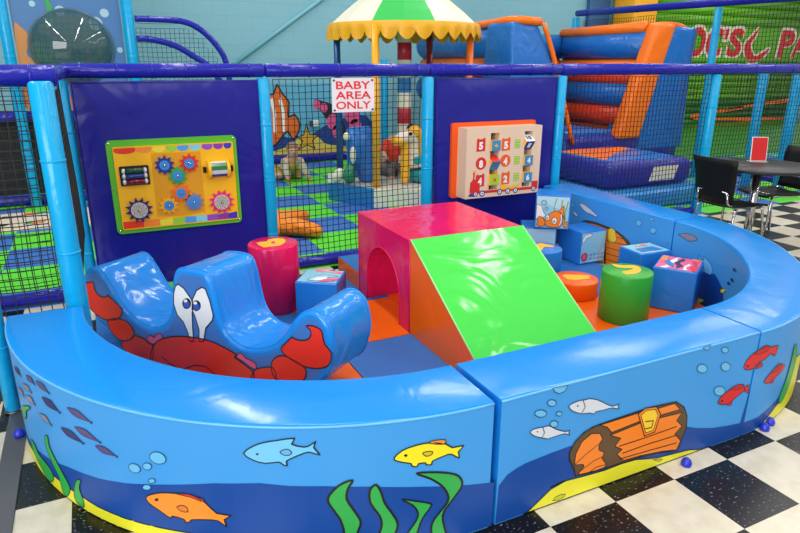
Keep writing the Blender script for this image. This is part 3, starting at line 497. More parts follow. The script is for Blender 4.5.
  ('coral_pink',3,0.004,0,[(0.278,0.188),(0.286,0.211),(0.314,0.218),(0.334,0.199),(0.369,0.193),(0.397,0.181),(0.395,0.153),(0.358,0.158),(0.319,0.177)]),
  ('crab_red',3,0.006,0,[(0.371,0.123),(0.398,0.154),(0.448,0.176),(0.504,0.186),(0.515,0.127),(0.456,0.076),(0.358,0.065)]),
  ('crab_red',3.1,0.006,0,[(0.491,0.183),(0.499,0.22),(0.532,0.253),(0.572,0.266),(0.624,0.256),(0.682,0.236),(0.695,0.209),(0.678,0.168),(0.631,0.136),(0.57,0.127),(0.508,0.135)]),
  ('crab_red',3.2,0.006,0,[(0.556,0.3),(0.583,0.329),(0.623,0.371),(0.638,0.365),(0.675,0.366),(0.711,0.378),(0.731,0.404),(0.728,0.429),(0.708,0.444),(0.744,0.451),(0.785,0.441),(0.794,0.411),(0.803,0.375),(0.837,0.342),(0.828,0.291),(0.806,0.266),(0.755,0.244),(0.689,0.238),(0.638,0.249),(0.579,0.27)]),
 ],
}

def strip(mb, fo, us, zs, m, smooth=True):
    vs = []; fs = []; n = len(zs)
    for u in us: vs += [fo(u, z, o) for z, o in zs]
    for i in range(len(us)-1):
        for j in range(n-1): fs.append([i*n+j, (i+1)*n+j, (i+1)*n+j+1, i*n+j+1])
    mb.add(vs, fs, m, smooth)
def foam_segment(label, fo, fi, u0, u1, n, art_o, art_i, su, du, root):
    t = thing('foam_wall_segment', label, 'foam wall', root, 0, 'soft foam wall sections around the toddler pen')
    us = [u0+(u1-u0)*i/n for i in range(n+1)]
    rd = .011
    edge = [(HF-rd+rd*math.sin(k*PI/8), -rd+rd*math.cos(k*PI/8)) for k in range(5)]
    b = MB(); vs = []
    prof_o = edge; prof_i = edge[::-1]; N = 10
    for u in us:
        vs += [fo(u, z, o) for z, o in prof_o] + [fi(u, z, o) for z, o in prof_i]
    fs = [[i*N+j, (i+1)*N+j, (i+1)*N+j+1, i*N+j+1] for i in range(n) for j in range(N-1)]
    b.add(vs, fs, foam_blue, True); b.build('pad_top', t)
    b = MB(); strip(b, fo, us, [(0.0, 0), (.12, 0), (.25, 0), (.37, 0), (HF-rd, 0)], print_light); draw_art(b, art_o, fo, su, du); b.build('outer_panel', t)
    b = MB(); strip(b, fi, us, [(0.0, 0), (.25, 0), (HF-rd, 0)], print_light); draw_art(b, art_i, fi, su, du); b.build('inner_panel', t)
    for u in (u0, u1):
        b = MB(); pts = [fo(u, 0, 0)] + [fo(u, z, o) for z, o in prof_o] + [fi(u, z, o) for z, o in prof_i] + [fi(u, 0, 0)]
        b.add(pts, [list(range(len(pts)))], foam_blue); b.build('end_panel', t)
    b = MB(); b.tube([fo(u, HF-.006, -.001) for u in us], .0042, M('pale_blue_piping', (95, 175, 235), .3), 6); b.build('piping', t)
    return t
foam_segment('curved blue foam wall section at the left front printed with seaweed and many small fish', outOL, inOL, 180, 269.4, 50, ART['OL'], [], RO_*PI/180, 3, (CL[0]-1.1, CL[1]-1.1, 0))
foam_segment('straight blue foam wall section at the front printed with a treasure chest', outOS, inOS, 1.104, 2.394, 12, ART['OS'], [], 1, None, (1.75, 1.65, 0))
foam_segment('curved blue foam wall section at the right corner near the black chairs', outOR, inOR, 270.2, 359.8, 50, ART['OR'], ART['IR'], RO_*PI/180, 3, (CR[0]+1, CR[1]-1, 0))
foam_segment('straight blue foam wall section at the back right with a chest printed on its inner face', outBK, inBK, 3.036, 4.5, 8, [], ART['IB'], 1, None, (3.78, 3.77, 0))
for i, (p, lb) in enumerate([((2.004, 1.452), 'small blue rubber stop on the floor in front of the printed treasure chest'), ((2.535, 1.485), 'small blue rubber stop on the floor under the red fish, against the foam wall'),
        ((2.60, 1.505), 'small blue rubber stop on white tile under the red fish, the outer of two'), ((-.458, 2.855), 'small blue rubber stop on the grey metal strip at far left')]):
    b = MB(); b.lathe([(.02, 0), (.022, .012), (.017, .026), (.009, .033), (0, .035)], M('blue_rubber', (30, 50, 190), .35), (p[0], p[1], .006 if i == 3 else 0), 14)
    tag(b.build('floor_stop'), lb, 'floor stop', 'blue rubber floor stops')

# ------------------------------------------------------------------ floor mats in the pen
def interior():
    P = [(-.13, 4.5), (-.13, 3.03)] + [(CL[0]+1.225*math.cos(math.radians(a)), CL[1]+1.225*math.sin(math.radians(a))) for a in range(180, 271, 6)]
    P += [(CR[0]+1.18*math.cos(math.radians(a)), CR[1]+1.18*math.sin(math.radians(a))) for a in range(270, 361, 6)] + [(3.625, 3.03), (3.625, 4.5)]
    return P
def clip_axis(P, ax, x, s):
    Q = [(p[ax], p[1-ax]) for p in P]; Q = clip(Q, x, s); return [(q[0], q[1]) if ax == 0 else (q[1], q[0]) for q in Q]
INT = interior()
mats = [((.47, 2.43), 'o', 'orange floor mat under the right end of the crab rocker'), ((1.08, 2.43), 'b', 'blue floor mat left of the green ramp'),
        ((1.08, 3.04), 'o', 'orange floor mat in front of the pink tunnel arch'), ((.47, 3.04), 'b', 'blue floor mat behind the crab rocker'), ((.47, 3.65), 'o', 'orange floor mat under the tall pink cylinder'),
        ((1.69, 3.04), 'o', 'orange floor mat inside the pink tunnel'), ((1.08, 3.65), 'b', 'blue floor mat behind the printed cube by the tunnel'), ((1.69, 3.65), 'o', 'orange floor mat behind the pink tunnel'),
        ((2.30, 2.43), 'o', 'orange floor mat right of the ramp, left of the green cylinder'), ((2.91, 2.43), 'o', 'orange floor mat between green cylinder and curved foam wall'), ((2.30, 3.04), 'o', 'orange floor mat under the short orange cylinder'),
        ((2.91, 3.04), 'b', 'blue floor mat in front of the printed cubes at back right'), ((2.91, 3.65), 'b', 'blue floor mat under the stacked printed cubes'), ((2.30, 3.65), 'b', 'blue floor mat behind the tunnel below the train board'),
        ((-.14, 3.04), 'b', 'blue floor mat below the left lobe of the crab rocker'), ((-.14, 3.65), 'b', 'blue floor mat below the gear board'), ((1.69, 2.43), 'b', 'blue floor mat under the green ramp'),
        ((1.08, 1.82), 'o', 'orange floor mat behind the chest wall section'), ((1.69, 1.82), 'b', 'blue floor mat at the foot of the green ramp'), ((2.30, 1.82), 'o', 'orange floor mat behind the right end of the front foam wall')]
for (x, y), c, lb in mats:
    P = INT
    P = clip_axis(P, 0, x+.003, 1); P = clip_axis(P, 0, x+.607, -1); P = clip_axis(P, 1, y+.003, 1); P = clip_axis(P, 1, y+.607, -1)
    if len(P) < 3: continue
    b = MB(); b.prism(P, lambda u, v, d: (u, v, d), .03, .001, orange_vinyl if c == 'o' else mat_blue)
    tag(b.build('floor_mat'), lb, 'floor mat', 'vinyl floor mats in the toddler pen')

# ------------------------------------------------------------------ crab rocker
RO0 = Vector((.33, 3.065, 0)); RE = Vector((.592, -.806, 0)); RN = Vector((.806, .592, 0))
def onRK(u, z, off=0): return tuple(RO0 + RE*u - RN*off + Vector((0, 0, z)))
prof = [(-.825, .40), (-.79, .452), (-.745, .485), (-.70, .497), (-.655, .484), (-.598, .418), (-.533, .332), (-.446, .252), (-.35, .222), (-.25, .236), (-.185, .284), (-.147, .35), (-.128, .44), (-.11, .53), (-.08, .577), (-.038, .595), (.03, .602), (.09, .602), (.127, .588), (.145, .555), (.16, .49), (.175, .405), (.195, .335), (.245, .276), (.325, .247), (.424, .264), (.513, .306), (.579, .372), (.62, .432), (.667, .486), (.715, .514), (.765, .516), (.812, .482), (.835, .42), (.842, .35), (.83, .285), (.797, .2),
        (.70, .13), (.54, .078), (.3, .045), (0, .032), (-.3, .045), (-.52, .08), (-.68, .14), (-.79, .23), (-.832, .32)]
prof = smooth_poly(prof, 3)
t = thing('rocker_seat', 'blue vinyl crab rocker with two dipped seats, leaning by the left foam wall', 'rocker', tuple(RO0+RN*.19))
D = .348; bev = .018
def inset(P, d):
    n = len(P); out = []
    ar = sum(P[i][0]*P[(i+1) % n][1]-P[(i+1) % n][0]*P[i][1] for i in range(n)); s = 1 if ar > 0 else -1
    for i in range(n):
        ax, ay = P[i-1]; bx, by = P[(i+1) % n]; L = math.hypot(bx-ax, by-ay) or 1
        out.append((P[i][0]-(by-ay)/L*d*s, P[i][1]+(bx-ax)/L*d*s))
    return out
rings = [(inset(prof, bev), 0), (inset(prof, bev*.3), -bev*.3), (prof, -bev), (prof, -D+bev), (inset(prof, bev*.3), -D+bev*.3), (inset(prof, bev), -D)]
b = MB(); n = len(prof); vs = []; fs = []
NS = 1
full = []
for P, d in rings[:3]: full.append((P, d))
for k in range(1, 8): full.append((prof, -bev - (D-2*bev)*k/8))
full += rings[3:]
for P, d in full: vs += [onRK(u, z, d) for u, z in P]
for j in range(len(full)-1):
    for i in range(n): fs.append([j*n+i, j*n+(i+1) % n, (j+1)*n+(i+1) % n, (j+1)*n+i])
b.add(vs, fs, rocker_blue, True); b.build('seat_cover', t)
b = MB(); b.flat(rings[0][0], lambda u, z: onRK(u, z, 0), rocker_blue)
b.flat(inset(prof, .034), lambda u, z: onRK(u, z, .0006), M('rocker_print_blue', (66, 118, 192), .35)); 
draw_art(b, ART['RK'], onRK, 1, None, lk=1); b.build('front_panel', t)
b = MB(); b.flat(rings[0][0], lambda u, z: onRK(u, z, -D), rocker_blue); b.build('back_panel', t)
for d in (-bev+.001, -D+bev): b = MB(); b.tube([onRK(u, z, d) for u, z in prof], .004, rocker_blue, 6, True); b.build('piping', t)

# ------------------------------------------------------------------ tunnel, ramp, low block
x0, x1, y0, y1, z0, z1 = 1.543, 2.312, 3.052, 3.832, .032, .603
t = thing('tunnel_block', 'pink vinyl foam tunnel block with an arched opening on its left', 'tunnel', ((x0+x1)/2, (y0+y1)/2, z0))
aw, ah, yc = .25, .42, 3.44
arch = [(yc-aw, z0)] + [(yc-aw*math.cos(PI*k/16), z0+ah-.25+.25*math.sin(PI*k/16)) for k in range(17)] + [(yc+aw, z0)]
r = .012
outer = [(y0, z0), (y0, z1-r), (y0+r, z1), (y1-r, z1), (y1, z1-r), (y1, z0)]
poly = outer + arch[::-1]
b = MB(); b.prism(poly, lambda u, v, d: (d, u, v), x0, x1, pink_vinyl); b.build('body', t)
for P in ([(x0, y0, z1-.004), (x1, y0, z1-.004)], [(x0, y1, z1-.004), (x1, y1, z1-.004)], [(x0+.001, y0+.004, z0), (x0+.001, y0+.004, z1-.004), (x0+.001, y1-.004, z1-.004), (x0+.001, y1-.004, z0)], [(x0+.001, u, v) for u, v in arch]):
    b = MB(); b.tube(P, .0045, pink_vinyl, 6); b.build('piping', t)
ry1, ry0 = 3.045, 2.20
t = thing('ramp_block', 'foam wedge ramp with green slope and orange sides, against the pink tunnel', 'ramp', (1.92, 2.7, z0))
b = MB(); tri = [(ry1, z0), (ry1, z1), (ry0, z0+.05), (ry0, z0)]
b.prism(tri, lambda u, v, d: (d, u, v), x0, x1, orange_vinyl); b.build('body', t)
b = MB()
nn = 10
def slope(u, v):  # u along X 0..1, v down slope 0..1
    return (x0+(x1-x0)*u, ry1-.002-(ry1-ry0)*v, z1+.005+(z0+.05-z1)*v)
vs = [slope(i/nn, j/nn) for j in range(nn+1) for i in range(nn+1)]
b.add(vs, [[j*(nn+1)+i, j*(nn+1)+i+1, (j+1)*(nn+1)+i+1, (j+1)*(nn+1)+i] for j in range(nn) for i in range(nn)], green_vinyl, True); b.build('slope_cover', t)
for u in (0, 1): b = MB(); b.tube([slope(u, 0), slope(u, 1)], .0045, M('pale_green_piping', (150, 232, 150), .3), 6); b.build('piping', t)
t = thing('foam_block', 'low foam block with blue top and orange sides behind the pink tunnel', 'foam block', (1.9, 4.1, .0))
b = MB(); b.rbox((1.88, 4.08, .075), (.64, .44, .15), orange_vinyl, .006); b.build('body', t)
b = MB(); b.rbox((1.88, 4.08, .1525), (.636, .436, .005), mat_blue, .002); b.build('top_cover', t)

# ------------------------------------------------------------------ cylinders
SH = dict(
 TP=[(0.848, 3.84), (0.862, 3.714), (0.901, 3.713), (0.962, 3.71), (1.012, 3.763), (1.032, 3.813), (1.028, 3.862), (0.994, 3.888), (0.933, 3.879), (0.917, 3.84)],
 TPh=[(0.927, 3.789), (0.951, 3.824), (0.964, 3.799), (0.943, 3.764)],
 TG=[(2.915, 2.836), (2.93, 2.838), (2.966, 2.789), (3.021, 2.768), (3.033, 2.731), (3.011, 2.688), (2.968, 2.653), (2.912, 2.637), (2.856, 2.647), (2.854, 2.677), (2.872, 2.703), (2.917, 2.698), (2.963, 2.711), (2.972, 2.729), (2.938, 2.745), (2.91, 2.767), (2.902, 2.784)],
 TO=[(2.858, 3.257), (2.899, 3.261), (3.028, 3.177), (2.983, 3.12), (2.872, 3.143), (2.836, 3.175)],
 TB=[(2.824, 3.579), (2.912, 3.593), (2.952, 3.491), (2.921, 3.462), (2.874, 3.501), (2.804, 3.443), (2.774, 3.416), (2.764, 3.446), (2.8, 3.482), (2.778, 3.508)])
for lb, (cx, cy), r, h, m, key in [('tall pink foam cylinder with a yellow shape on top', (.945, 3.80), .158, .437, pink_vinyl, 'TP'), ('dark green foam cylinder with a yellow curved shape on top', (2.868, 2.69), .153, .312, green_dark_vinyl, 'TG'),
        ('short orange foam cylinder with a yellow bar on top', (2.875, 3.15), .155, .117, orange_vinyl, 'TO'), ('blue foam cylinder with a yellow arrow shape on top, half behind the ramp', (2.835, 3.49), .15, .25, cube_blue, 'TB')]:
    t = thing('foam_cylinder', lb, 'foam cylinder', (cx, cy, .031), 0, 'foam cylinders in the pen')
    b = MB(); b.lathe([(r-.005, 0), (r, .005), (r, h-.008), (r-.003, h-.002), (r-.008, h), (0, h)], m, (cx, cy, .031), 48); b.build('body', t)
    b = MB(); z = .031+h+.002
    dx, dy = {'TG': (-.055, -.02), 'TO': (-.035, -.03), 'TB': (-.01, -.01)}.get(key, (0, 0))
    b.flat(smooth_poly(SH[key], 2) if key in ('TP', 'TG') else SH[key], lambda u, v: (u+dx, v+dy, z), yellow_vinyl)
    if key == 'TP': b.flat(SH['TPh'], lambda u, v: (u, v, z+.0012), pink_vinyl)
    b.build('top_shape', t)

# ------------------------------------------------------------------ printed cubes
def quad(c, ex, ey): # unit square mapping
    c, ex, ey = Vector(c), Vector(ex), Vector(ey); n = ex.cross(ey).normalized()
    return lambda u, v, off=0: tuple(c + ex*u + ey*v + n*off)
sky = M('print_sky', (140, 200, 226), .3); sky2 = M('print_sky_pale', (172, 216, 232), .3); pw = M('print_white', (235, 238, 240), .3); pp = M('print_pink', (238, 95, 140), .3); po = M('print_orange', (244, 132, 30), .3); pd = M('print_dark', (35, 45, 75), .3); pr = M('print_red', (222, 50, 60), .3); pg = M('print_reed', (140, 165, 70), .3)
pb = M('print_blue', (60, 120, 185), .3); py = M('print_yellow', (246, 205, 60), .3)
def cube(label, c, size, rz, arts):
    t = thing('printed_cube', label, 'foam cube', (c[0], c[1], c[2]-size[2]/2), rz, 'printed foam cubes in the pen')
    sx, sy, sz = size
    b = MB(); b.rbox((0, 0, sz/2), size, cube_blue, .008, 2); b.build('body', t, True)
    e = .0015
    faces = dict(top=quad((-sx/2+.01, -sy/2+.01, sz+e), (sx-.02, 0, 0), (0, sy-.02, 0)), front=quad((-sx/2+.01, -sy/2-e, .01), (sx-.02, 0, 0), (0, 0, sz-.02)), right=quad((sx/2+e, -sy/2+.01, .01), (0, sy-.02, 0), (0, 0, sz-.02)))
    for fname, items in arts.items():
        b = MB(); q = faces[fname]
        for k, it in enumerate(items):
            m, P = it[0], it[1]
            b.flat(P, lambda u, v: q(u, v, .0006*k), m)
            if len(it) > 2: ribbon(b, P, it[2], 1, lambda u, v: q(u, v, .0006*k+.0004), A['ink'])
        b.build('picture_panel', t, True)
    return t
full = [(0, 0), (1, 0), (1, 1), (0, 1)]
fishart = [(sky, full), (sky2, [(0, .55), (.35, .75), (.7, .6), (1, .7), (1, 1), (0, 1)]), (pg, [(.56, .35), (.60, .35), (.56, .7), (.62, .95), (.585, .95), (.53, .7)]), (pg, [(.88, .1), (.92, .1), (.90, .5), (.98, .88), (.94, .88), (.86, .5)]), (pg, [(.74, .5), (.77, .5), (.80, .9), (.76, .92)]),
    (pw, [(0, .25), (.12, .35), (.2, .3), (.3, .38), (.2, .55), (.15, .7), (0, .75)], .012), (sky, ell(.22, .8, .08, .08), .014), (sky, ell(.31, .62, .045, .045), .012),
    (po, [(.66, .55), (.72, .6), (.84, .74), (.84, .5), (.9, .3), (.8, .45)], .014), (po, [(.26, .18), (.32, .36), (.44, .48), (.58, .56), (.74, .52), (.84, .36), (.84, .16), (.74, .04), (.5, .02), (.34, .06)], .016), (po, [(.04, .28), (.1, .36), (.2, .34), (.3, .2), (.28, .06), (.14, .03), (.03, .08), (.07, .18)], .016), (po, [(.86, .06), (.97, .02), (.98, .24), (.9, .22)], .012),
    (pw, [(.74, .50), (.80, .44), (.81, .24), (.76, .08), (.72, .1), (.77, .26)], .01), (pw, ell(.36, .33, .065, .085), .012), (pw, ell(.58, .24, .075, .11), .012), (pd, ell(.35, .32, .02, .03)), (pd, ell(.57, .22, .025, .035))]
pinkart = [(pp, full), (pw, [(0, .75), (.2, .62), (.45, .7), (.6, .55), (.9, .62), (1, .55), (1, .62), (.7, .72), (.5, .8), (.2, .76), (0, .9)]), (pd, [(.05, .5), (.3, .35), (.55, .5), (.8, .4), (.98, .46), (.75, .56), (.5, .62), (.3, .52)]), (pb, [(.1, .55), (.35, .6), (.6, .75), (.85, .8), (.9, .9), (.5, .88), (.2, .72)]), (po, [(.5, .88), (.7, .82), (1, .84), (1, 1), (.45, 1)]), (pr, [(0, .08), (.25, .2), (.5, .12), (.75, .22), (.7, .1), (.4, .02), (0, 0)]), (pw, [(0, .22), (.2, .28), (.45, .2), (.55, .26), (.3, .34), (0, .32)]), (po, [(.72, .06), (1, .1), (1, .26), (.85, .22)])]
whaleart = [(sky, full), (pp, [(.25, 1), (.3, .82), (.6, .85), (1, .72), (1, .86), (.7, .97), (.6, 1)]), (pw, [(.3, .9), (.6, .9), (.9, .8), (.85, .84), (.55, .96)]), (sky2, [(.25, .1), (.27, .35), (.5, .55), (.8, .55), (.95, .5), (.7, .4), (.75, .25), (.95, .1), (.7, .05)], .016), (pw, [(.35, .15), (.42, .35), (.7, .42), (.7, .3), (.55, .12)]), (pp, [(.5, .08), (.72, .28), (1, .38), (1, .2), (.7, .05)])]
seaart = [(sky, full), (sky2, [(.3, 0), (1, .45), (1, 0)]), (pw, [(.02, .8), (.12, .95), (.4, .97), (.38, .86), (.2, .84), (.12, .74), (.03, .66)], .012), (pr, ell(.16, .2, .13, .14), .012), (pp, ell(.15, .21, .07, .09))] + [(pb, [(.35+.15*k, .1+.13*j), (.5+.15*k, .17+.13*j), (.45+.15*k, .1+.13*j)]) for k in range(4) for j in range(2)]
wateart = [(sky, full), (pb, [(.08, .1), (.9, .12), (.8, .6), (.15, .55)]), (sky2, [(0, 0), (1, 0), (.9, .12), (.08, .1)]), (po, [(.3, .75), (.45, .95), (.55, .85), (.7, .98), (.75, .72)]), (py, [(.38, .78), (.47, .9), (.6, .8)])]
cube('foam cube with an orange striped fish picture, topmost of the stack by the train board', (3.275, 3.925, .437), (.27, .27, .27), math.radians(-40), dict(front=fishart))
cube('pale blue foam cube under the fish cube, left of the stack', (3.21, 4.01, .1655), (.27, .26, .267), math.radians(-32), dict(front=[(sky, full), (sky2, [(0, .5), (1, .35), (1, 1), (0, 1)])], right=pinkart))
cube('blue foam cube with a pale sea picture on its front, right of the cube stack', (3.475, 3.775, .1645), (.262, .262, .265), 0, dict(front=seaart))
cube('blue foam cube with a water picture on top, near the printed chest', (3.435, 3.085, .17), (.27, .225, .275), math.radians(-4), dict(top=wateart))
cube('blue foam cube with a pink picture on top, behind the green cylinder', (3.345, 2.715, .172), (.30, .265, .28), math.radians(32), dict(top=pinkart))
cube('blue foam cube with a pale pink picture on top, between pink cylinder and tunnel', (1.162, 3.515, .165), (.26, .25, .268), math.radians(-34), dict(top=whaleart))
# ------------------------------------------------------------------ padded posts, rails, wall pads and nets
def ties(b, p0, p1, r, n, m):
    p0, p1 = Vector(p0), Vector(p1); d = (p1-p0).normalized()
    for k in range(n):
        p = p0+(p1-p0)*((k+.5)/n); b.lathe([(r-.001, -.007), (r+.0035, -.004), (r+.0035, .004), (r-.001, .007)], m, p, 16, d)
def post(label, x, y, r, z0, z1, group='padded cyan posts', seams=3, m=None, name='padded_post'):
    m = m or cyan_pad
    t = thing(name, label, 'post', (x, y, z0), 0, group)
    b = MB(); b.lathe([(r-.006, 0), (r, .006), (r, z1-z0-.012), (r-.01, z1-z0), (0, z1-z0)], m, (x, y, z0), 20); b.build('pad', t)
    for k in range(seams):
        z = z0+(z1-z0)*(k+.8)/(seams+.6); b = MB(); b.lathe([(r-.001, -.007), (r+.003, -.004), (r+.003, .004), (r-.001, .007)], m, (x, y, z), 20); b.build('seam_band', t)
    return t
def rail(label, p0, p1, r, n, m=None, group='padded navy rails', name='padded_rail', caps=True):
    m = m or navy_pad
    t = thing(name, label, 'rail', tuple((Vector(p0)+Vector(p1))/2), 0, group)
    b = MB(); d = (Vector(p1)-Vector(p0)); L = d.length
    b.lathe([(r-.008, 0), (r, .01), (r, L-.01), (r-.008, L)], m, p0, 20, d); b.build('pad', t)
    for k in range(n):
        p = Vector(p0)+d*((k+.5)/n); b = MB(); b.lathe([(r-.001, -.007), (r+.0035, -.004), (r+.0035, .004), (r-.001, .007)], m, p, 20, d); b.build('tie_band', t)
    return t
YW = 4.60; ZB = 1.502; RB = .047
post('thick cyan padded corner post at the left end of the foam wall', -.165, 3.10, .049, 0, 1.482)
post('cyan padded post at the far left edge, standing on the grey metal strip', -.50, 3.115, .034, .0105, 1.45)
post('thin cyan padded post at the left edge of the gear board wall pad', -.13, YW, .036, 0, 1.45)
post('cyan padded post between the gear board wall pad and the centre net', 1.137, YW-.02, .047, 0, 1.45)
post('cyan padded post between the centre net and the train board wall pad', 2.466, YW-.02, .047, 0, 1.45)
post('cyan padded post right of the train board, where the right net starts', 3.80, YW-.03, .046, 0, 1.45)
post('cyan padded post behind the nearer black chair', 5.80, YW, .056, 0, 1.45)
post('cyan padded post seen left of the red card on the table', 7.75, 5.45, .06, 0, 1.43)
post('cyan padded post behind the table, right of the red card', 7.75, 5.0, .065, 0, 1.43)
b = MB(); b.lathe([(.04, 0), (.04, .004), (0, .0045)], steel, (-.50, 3.115, .006), 24)
tag(b.build('post_foot_plate'), 'grey steel foot plate under the far left cyan post', 'foot plate')
rail('thick navy padded top rail above the left front net', (-1.7, 3.20, 1.502), (-.10, 3.20, 1.502), .046, 8)
rail('navy padded side rail running back from the thick corner post', (-.145, 3.25, 1.498), (-.125, 4.55, 1.5), .038, 5)
rail('navy padded top rail above the gear board', (-.12, YW, ZB), (1.155, YW, ZB), RB, 6)
rail('navy padded top rail above the BABY AREA ONLY sign', (1.16, YW, ZB), (2.475, YW, ZB), RB, 6)
rail('navy padded top rail above the train board', (2.48, YW, ZB), (3.80, YW, ZB), RB, 6)
rail('long navy padded top rail in front of the inflatable', (3.805, YW, ZB), (8.6, YW, ZB), RB+.004, 16)
rail('navy padded rail on the floor below the centre net', (1.21, YW, .045), (2.42, YW, .045), .042, 3)
rail('navy padded rail on the floor behind the left front net', (-2.2, YW, .05), (-.18, YW, .05), .042, 6)
rail('navy padded rail on the floor below the right net', (3.86, YW, .042), (5.74, YW, .042), .04, 4)
rail('navy padded rail near the floor behind the table', (7.905, 4.72, .13), (7.905, 6.6, .13), .05, 4)
def net(label, origin, eu, wd, ht, cell, r=.0024, wob=.006, seed=1, z0=0, mask=None, cell_z=None):
    rnd = random.Random(seed); o = Vector(origin); eu = Vector(eu).normalized(); nrm = Vector((-eu.y, eu.x, 0))
    b = MB(); nu = int(wd/cell); nv = int(ht/(cell_z or cell)); ph = [rnd.uniform(0, 6) for _ in range(4)]
    def P(u, v):
        du = wob*(math.sin(v*5+ph[0])+.6*math.sin(v*13+u*3+ph[1])); dv = wob*(math.sin(u*4+ph[2])+.6*math.sin(u*11+v*2+ph[3]))
        return o + eu*(u+du) + Vector((0, 0, v+dv)) + nrm*(wob*math.sin(u*3+v*4))
    for i in range(nu+1):
        u = i*wd/nu
        vs_ = [v*ht/(max(4, nv//2)) for v in range(max(4, nv//2)+1)]
        if mask: vs_ = [v for v in vs_ if mask(u, v)]
        if len(vs_) > 1: b.tube([P(u+rnd.uniform(-.002, .002), v) for v in vs_], r, black_net, 4, smooth=False)
    for j in range(nv+1):
        v = j*ht/nv; us_ = [u*wd/(max(4, nu//2)) for u in range(max(4, nu//2)+1)]
        if mask: us_ = [u for u in us_ if mask(u, v)]
        if len(us_) > 1: b.tube([P(u, v+rnd.uniform(-.002, .002)) for u in us_], r, black_net, 4, smooth=False)
    o_ = b.build('safety_net', fix=False)
    return tag(o_, label, 'net', 'black safety nets')
net('black safety net between the two cyan posts at far left', (-.455, 3.115, .10), (1, 0, 0), .232, 1.34, .040, .003, .005, 3)
net('black safety net left of the far left cyan post', (-1.6, 3.115, .05), (1, 0, 0), 1.05, 1.39, .042, .0026, .005, 4)
net('black safety net below the back rail, seen through the left front net', (-2.1, YW, .115), (1, 0, 0), 1.92, 1.335, .045, .003, .006, 5)
net('black safety net seen edge-on beside the thick corner post', (-.135, 3.2, .46), (0, 1, 0), 1.34, .97, .036, .003, .007, 6)
net('black safety net in the centre with the BABY AREA ONLY sign on it', (1.212, YW, .095), (1, 0, 0), 1.19, 1.35, .0465, .0031, .004, 7)
net('black safety net in front of the inflatable', (3.856, YW, .09), (1, 0, 0), 1.88, 1.35, .0465, .0031, .004, 8)
net('black safety net behind the chairs and the round table', (5.866, YW, .06), (1, 0, 0), 2.6, 1.38, .0465, .0031, .004, 9)
# wall pads
def wall_pad(label, xa, xb):
    t = thing('wall_pad', label, 'wall pad', ((xa+xb)/2, YW-.03, .05), 0, 'navy wall pads')
    b = MB(); nx, nz = 14, 16; ya = YW-.045; vs = []
    for j in range(nz+1):
        for i in range(nx+1):
            u, v = i/nx, j/nz; e = min(u, 1-u, v, 1-v); vs.append((xa+(xb-xa)*u, ya-.022*min(1, e/.07)**.5, .05+1.39*v))
    b.add(vs, [[j*(nx+1)+i, j*(nx+1)+i+1, (j+1)*(nx+1)+i+1, (j+1)*(nx+1)+i] for j in range(nz) for i in range(nx)], panel_navy, True); b.build('padded_cover', t)
    b = MB(); b.rbox(((xa+xb)/2, ya+.027, .745), (xb-xa, .05, 1.39), panel_navy, .004); b.build('backing_board', t)
    b = MB(); b.tube([(xa+.01, ya-.004, .06), (xa+.01, ya-.004, 1.43), (xb-.01, ya-.004, 1.43), (xb-.01, ya-.004, .06)], .005, panel_navy, 6); b.build('piping', t)
wall_pad('navy vinyl wall pad behind the yellow gear board', -.085, 1.10)
wall_pad('navy vinyl wall pad behind the train number board', 2.53, 3.745)
# sign
t = thing('sign', 'white sign with red lettering BABY AREA ONLY on the centre net', 'sign', (1.82, 4.565, 1.2))
b = MB(); cxs, czs = 1.822, 1.322
b.rbox((cxs, 4.574, czs), (.345, .006, .25), M('white_sign_plate', (232, 228, 232), .4), .002); b.build('plate', t)
red = M('sign_red', (226, 40, 40), .4)
b = MB()
for s_, dz, w in (('BABY', .073, .27), ('AREA', .0, .28), ('ONLY', -.073, .275)):
    put_text(b, s_, .08, cxs, czs+dz, lambda x, z: (x, 4.5695, z), red, .0015, w*1.03, .057)
b.build('lettering', t)
b = MB()
for dx in (-.155, .155):
    for dz in (-.108, .108): b.lathe([(.008, 0), (.008, .006), (0, .007)], M('dark_screw', (60, 55, 55), .4), (cxs+dx, 4.571, czs+dz), 10, (0, -1, 0))
b.build('screws', t)

# ------------------------------------------------------------------ gear board
def rrect(xa, za, xb, zb, r, n=5):
    P = []
    for cx, cz, a0 in ((xb-r, zb-r, 0), (xa+r, zb-r, 90), (xa+r, za+r, 180), (xb-r, za+r, 270)):
        for k in range(n+1): a = math.radians(a0+90*k/n); P.append((cx+r*math.cos(a), cz+r*math.sin(a)))
    return P
yb = 4.532
t = thing('gear_board', 'yellow activity board with spinning gears in a green frame on the left wall pad', 'activity board', (.49, yb, .45))
pln = lambda y: (lambda u, v, d=0: (u, y-d, v))
mp0 = lambda u, v, d: (u, yb-d, v)
gfr = M('board_green', (92, 186, 36), .3); yel = M('board_yellow', (250, 188, 18), .3)
b = MB(); b.prism(rrect(.07, .448, .905, 1.072, .03), mp0, 0, .022, gfr); b.build('frame', t)
b = MB(); b.prism(rrect(.107, .476, .88, 1.03, .012), mp0, .022, .034, yel)
f1 = lambda u, v: (u, yb-.0348, v)
cols = [(232, 60, 28), (245, 140, 40), (238, 222, 60), (150, 210, 60), (80, 165, 225), (130, 210, 225), (150, 80, 190), (140, 60, 170), (60, 60, 180)]
cm = [M('board_print_%s' % k, c, .35) for k, c in zip(('red', 'orange', 'lemon', 'lime', 'blue', 'aqua', 'violet', 'purple', 'indigo'), cols)]
top = [(.112, .245), (.247, .345), (.35, .43), (.435, .5), (.505, .58), (.585, .66), (.668, .74), (.745, .81), (.815, .868)]
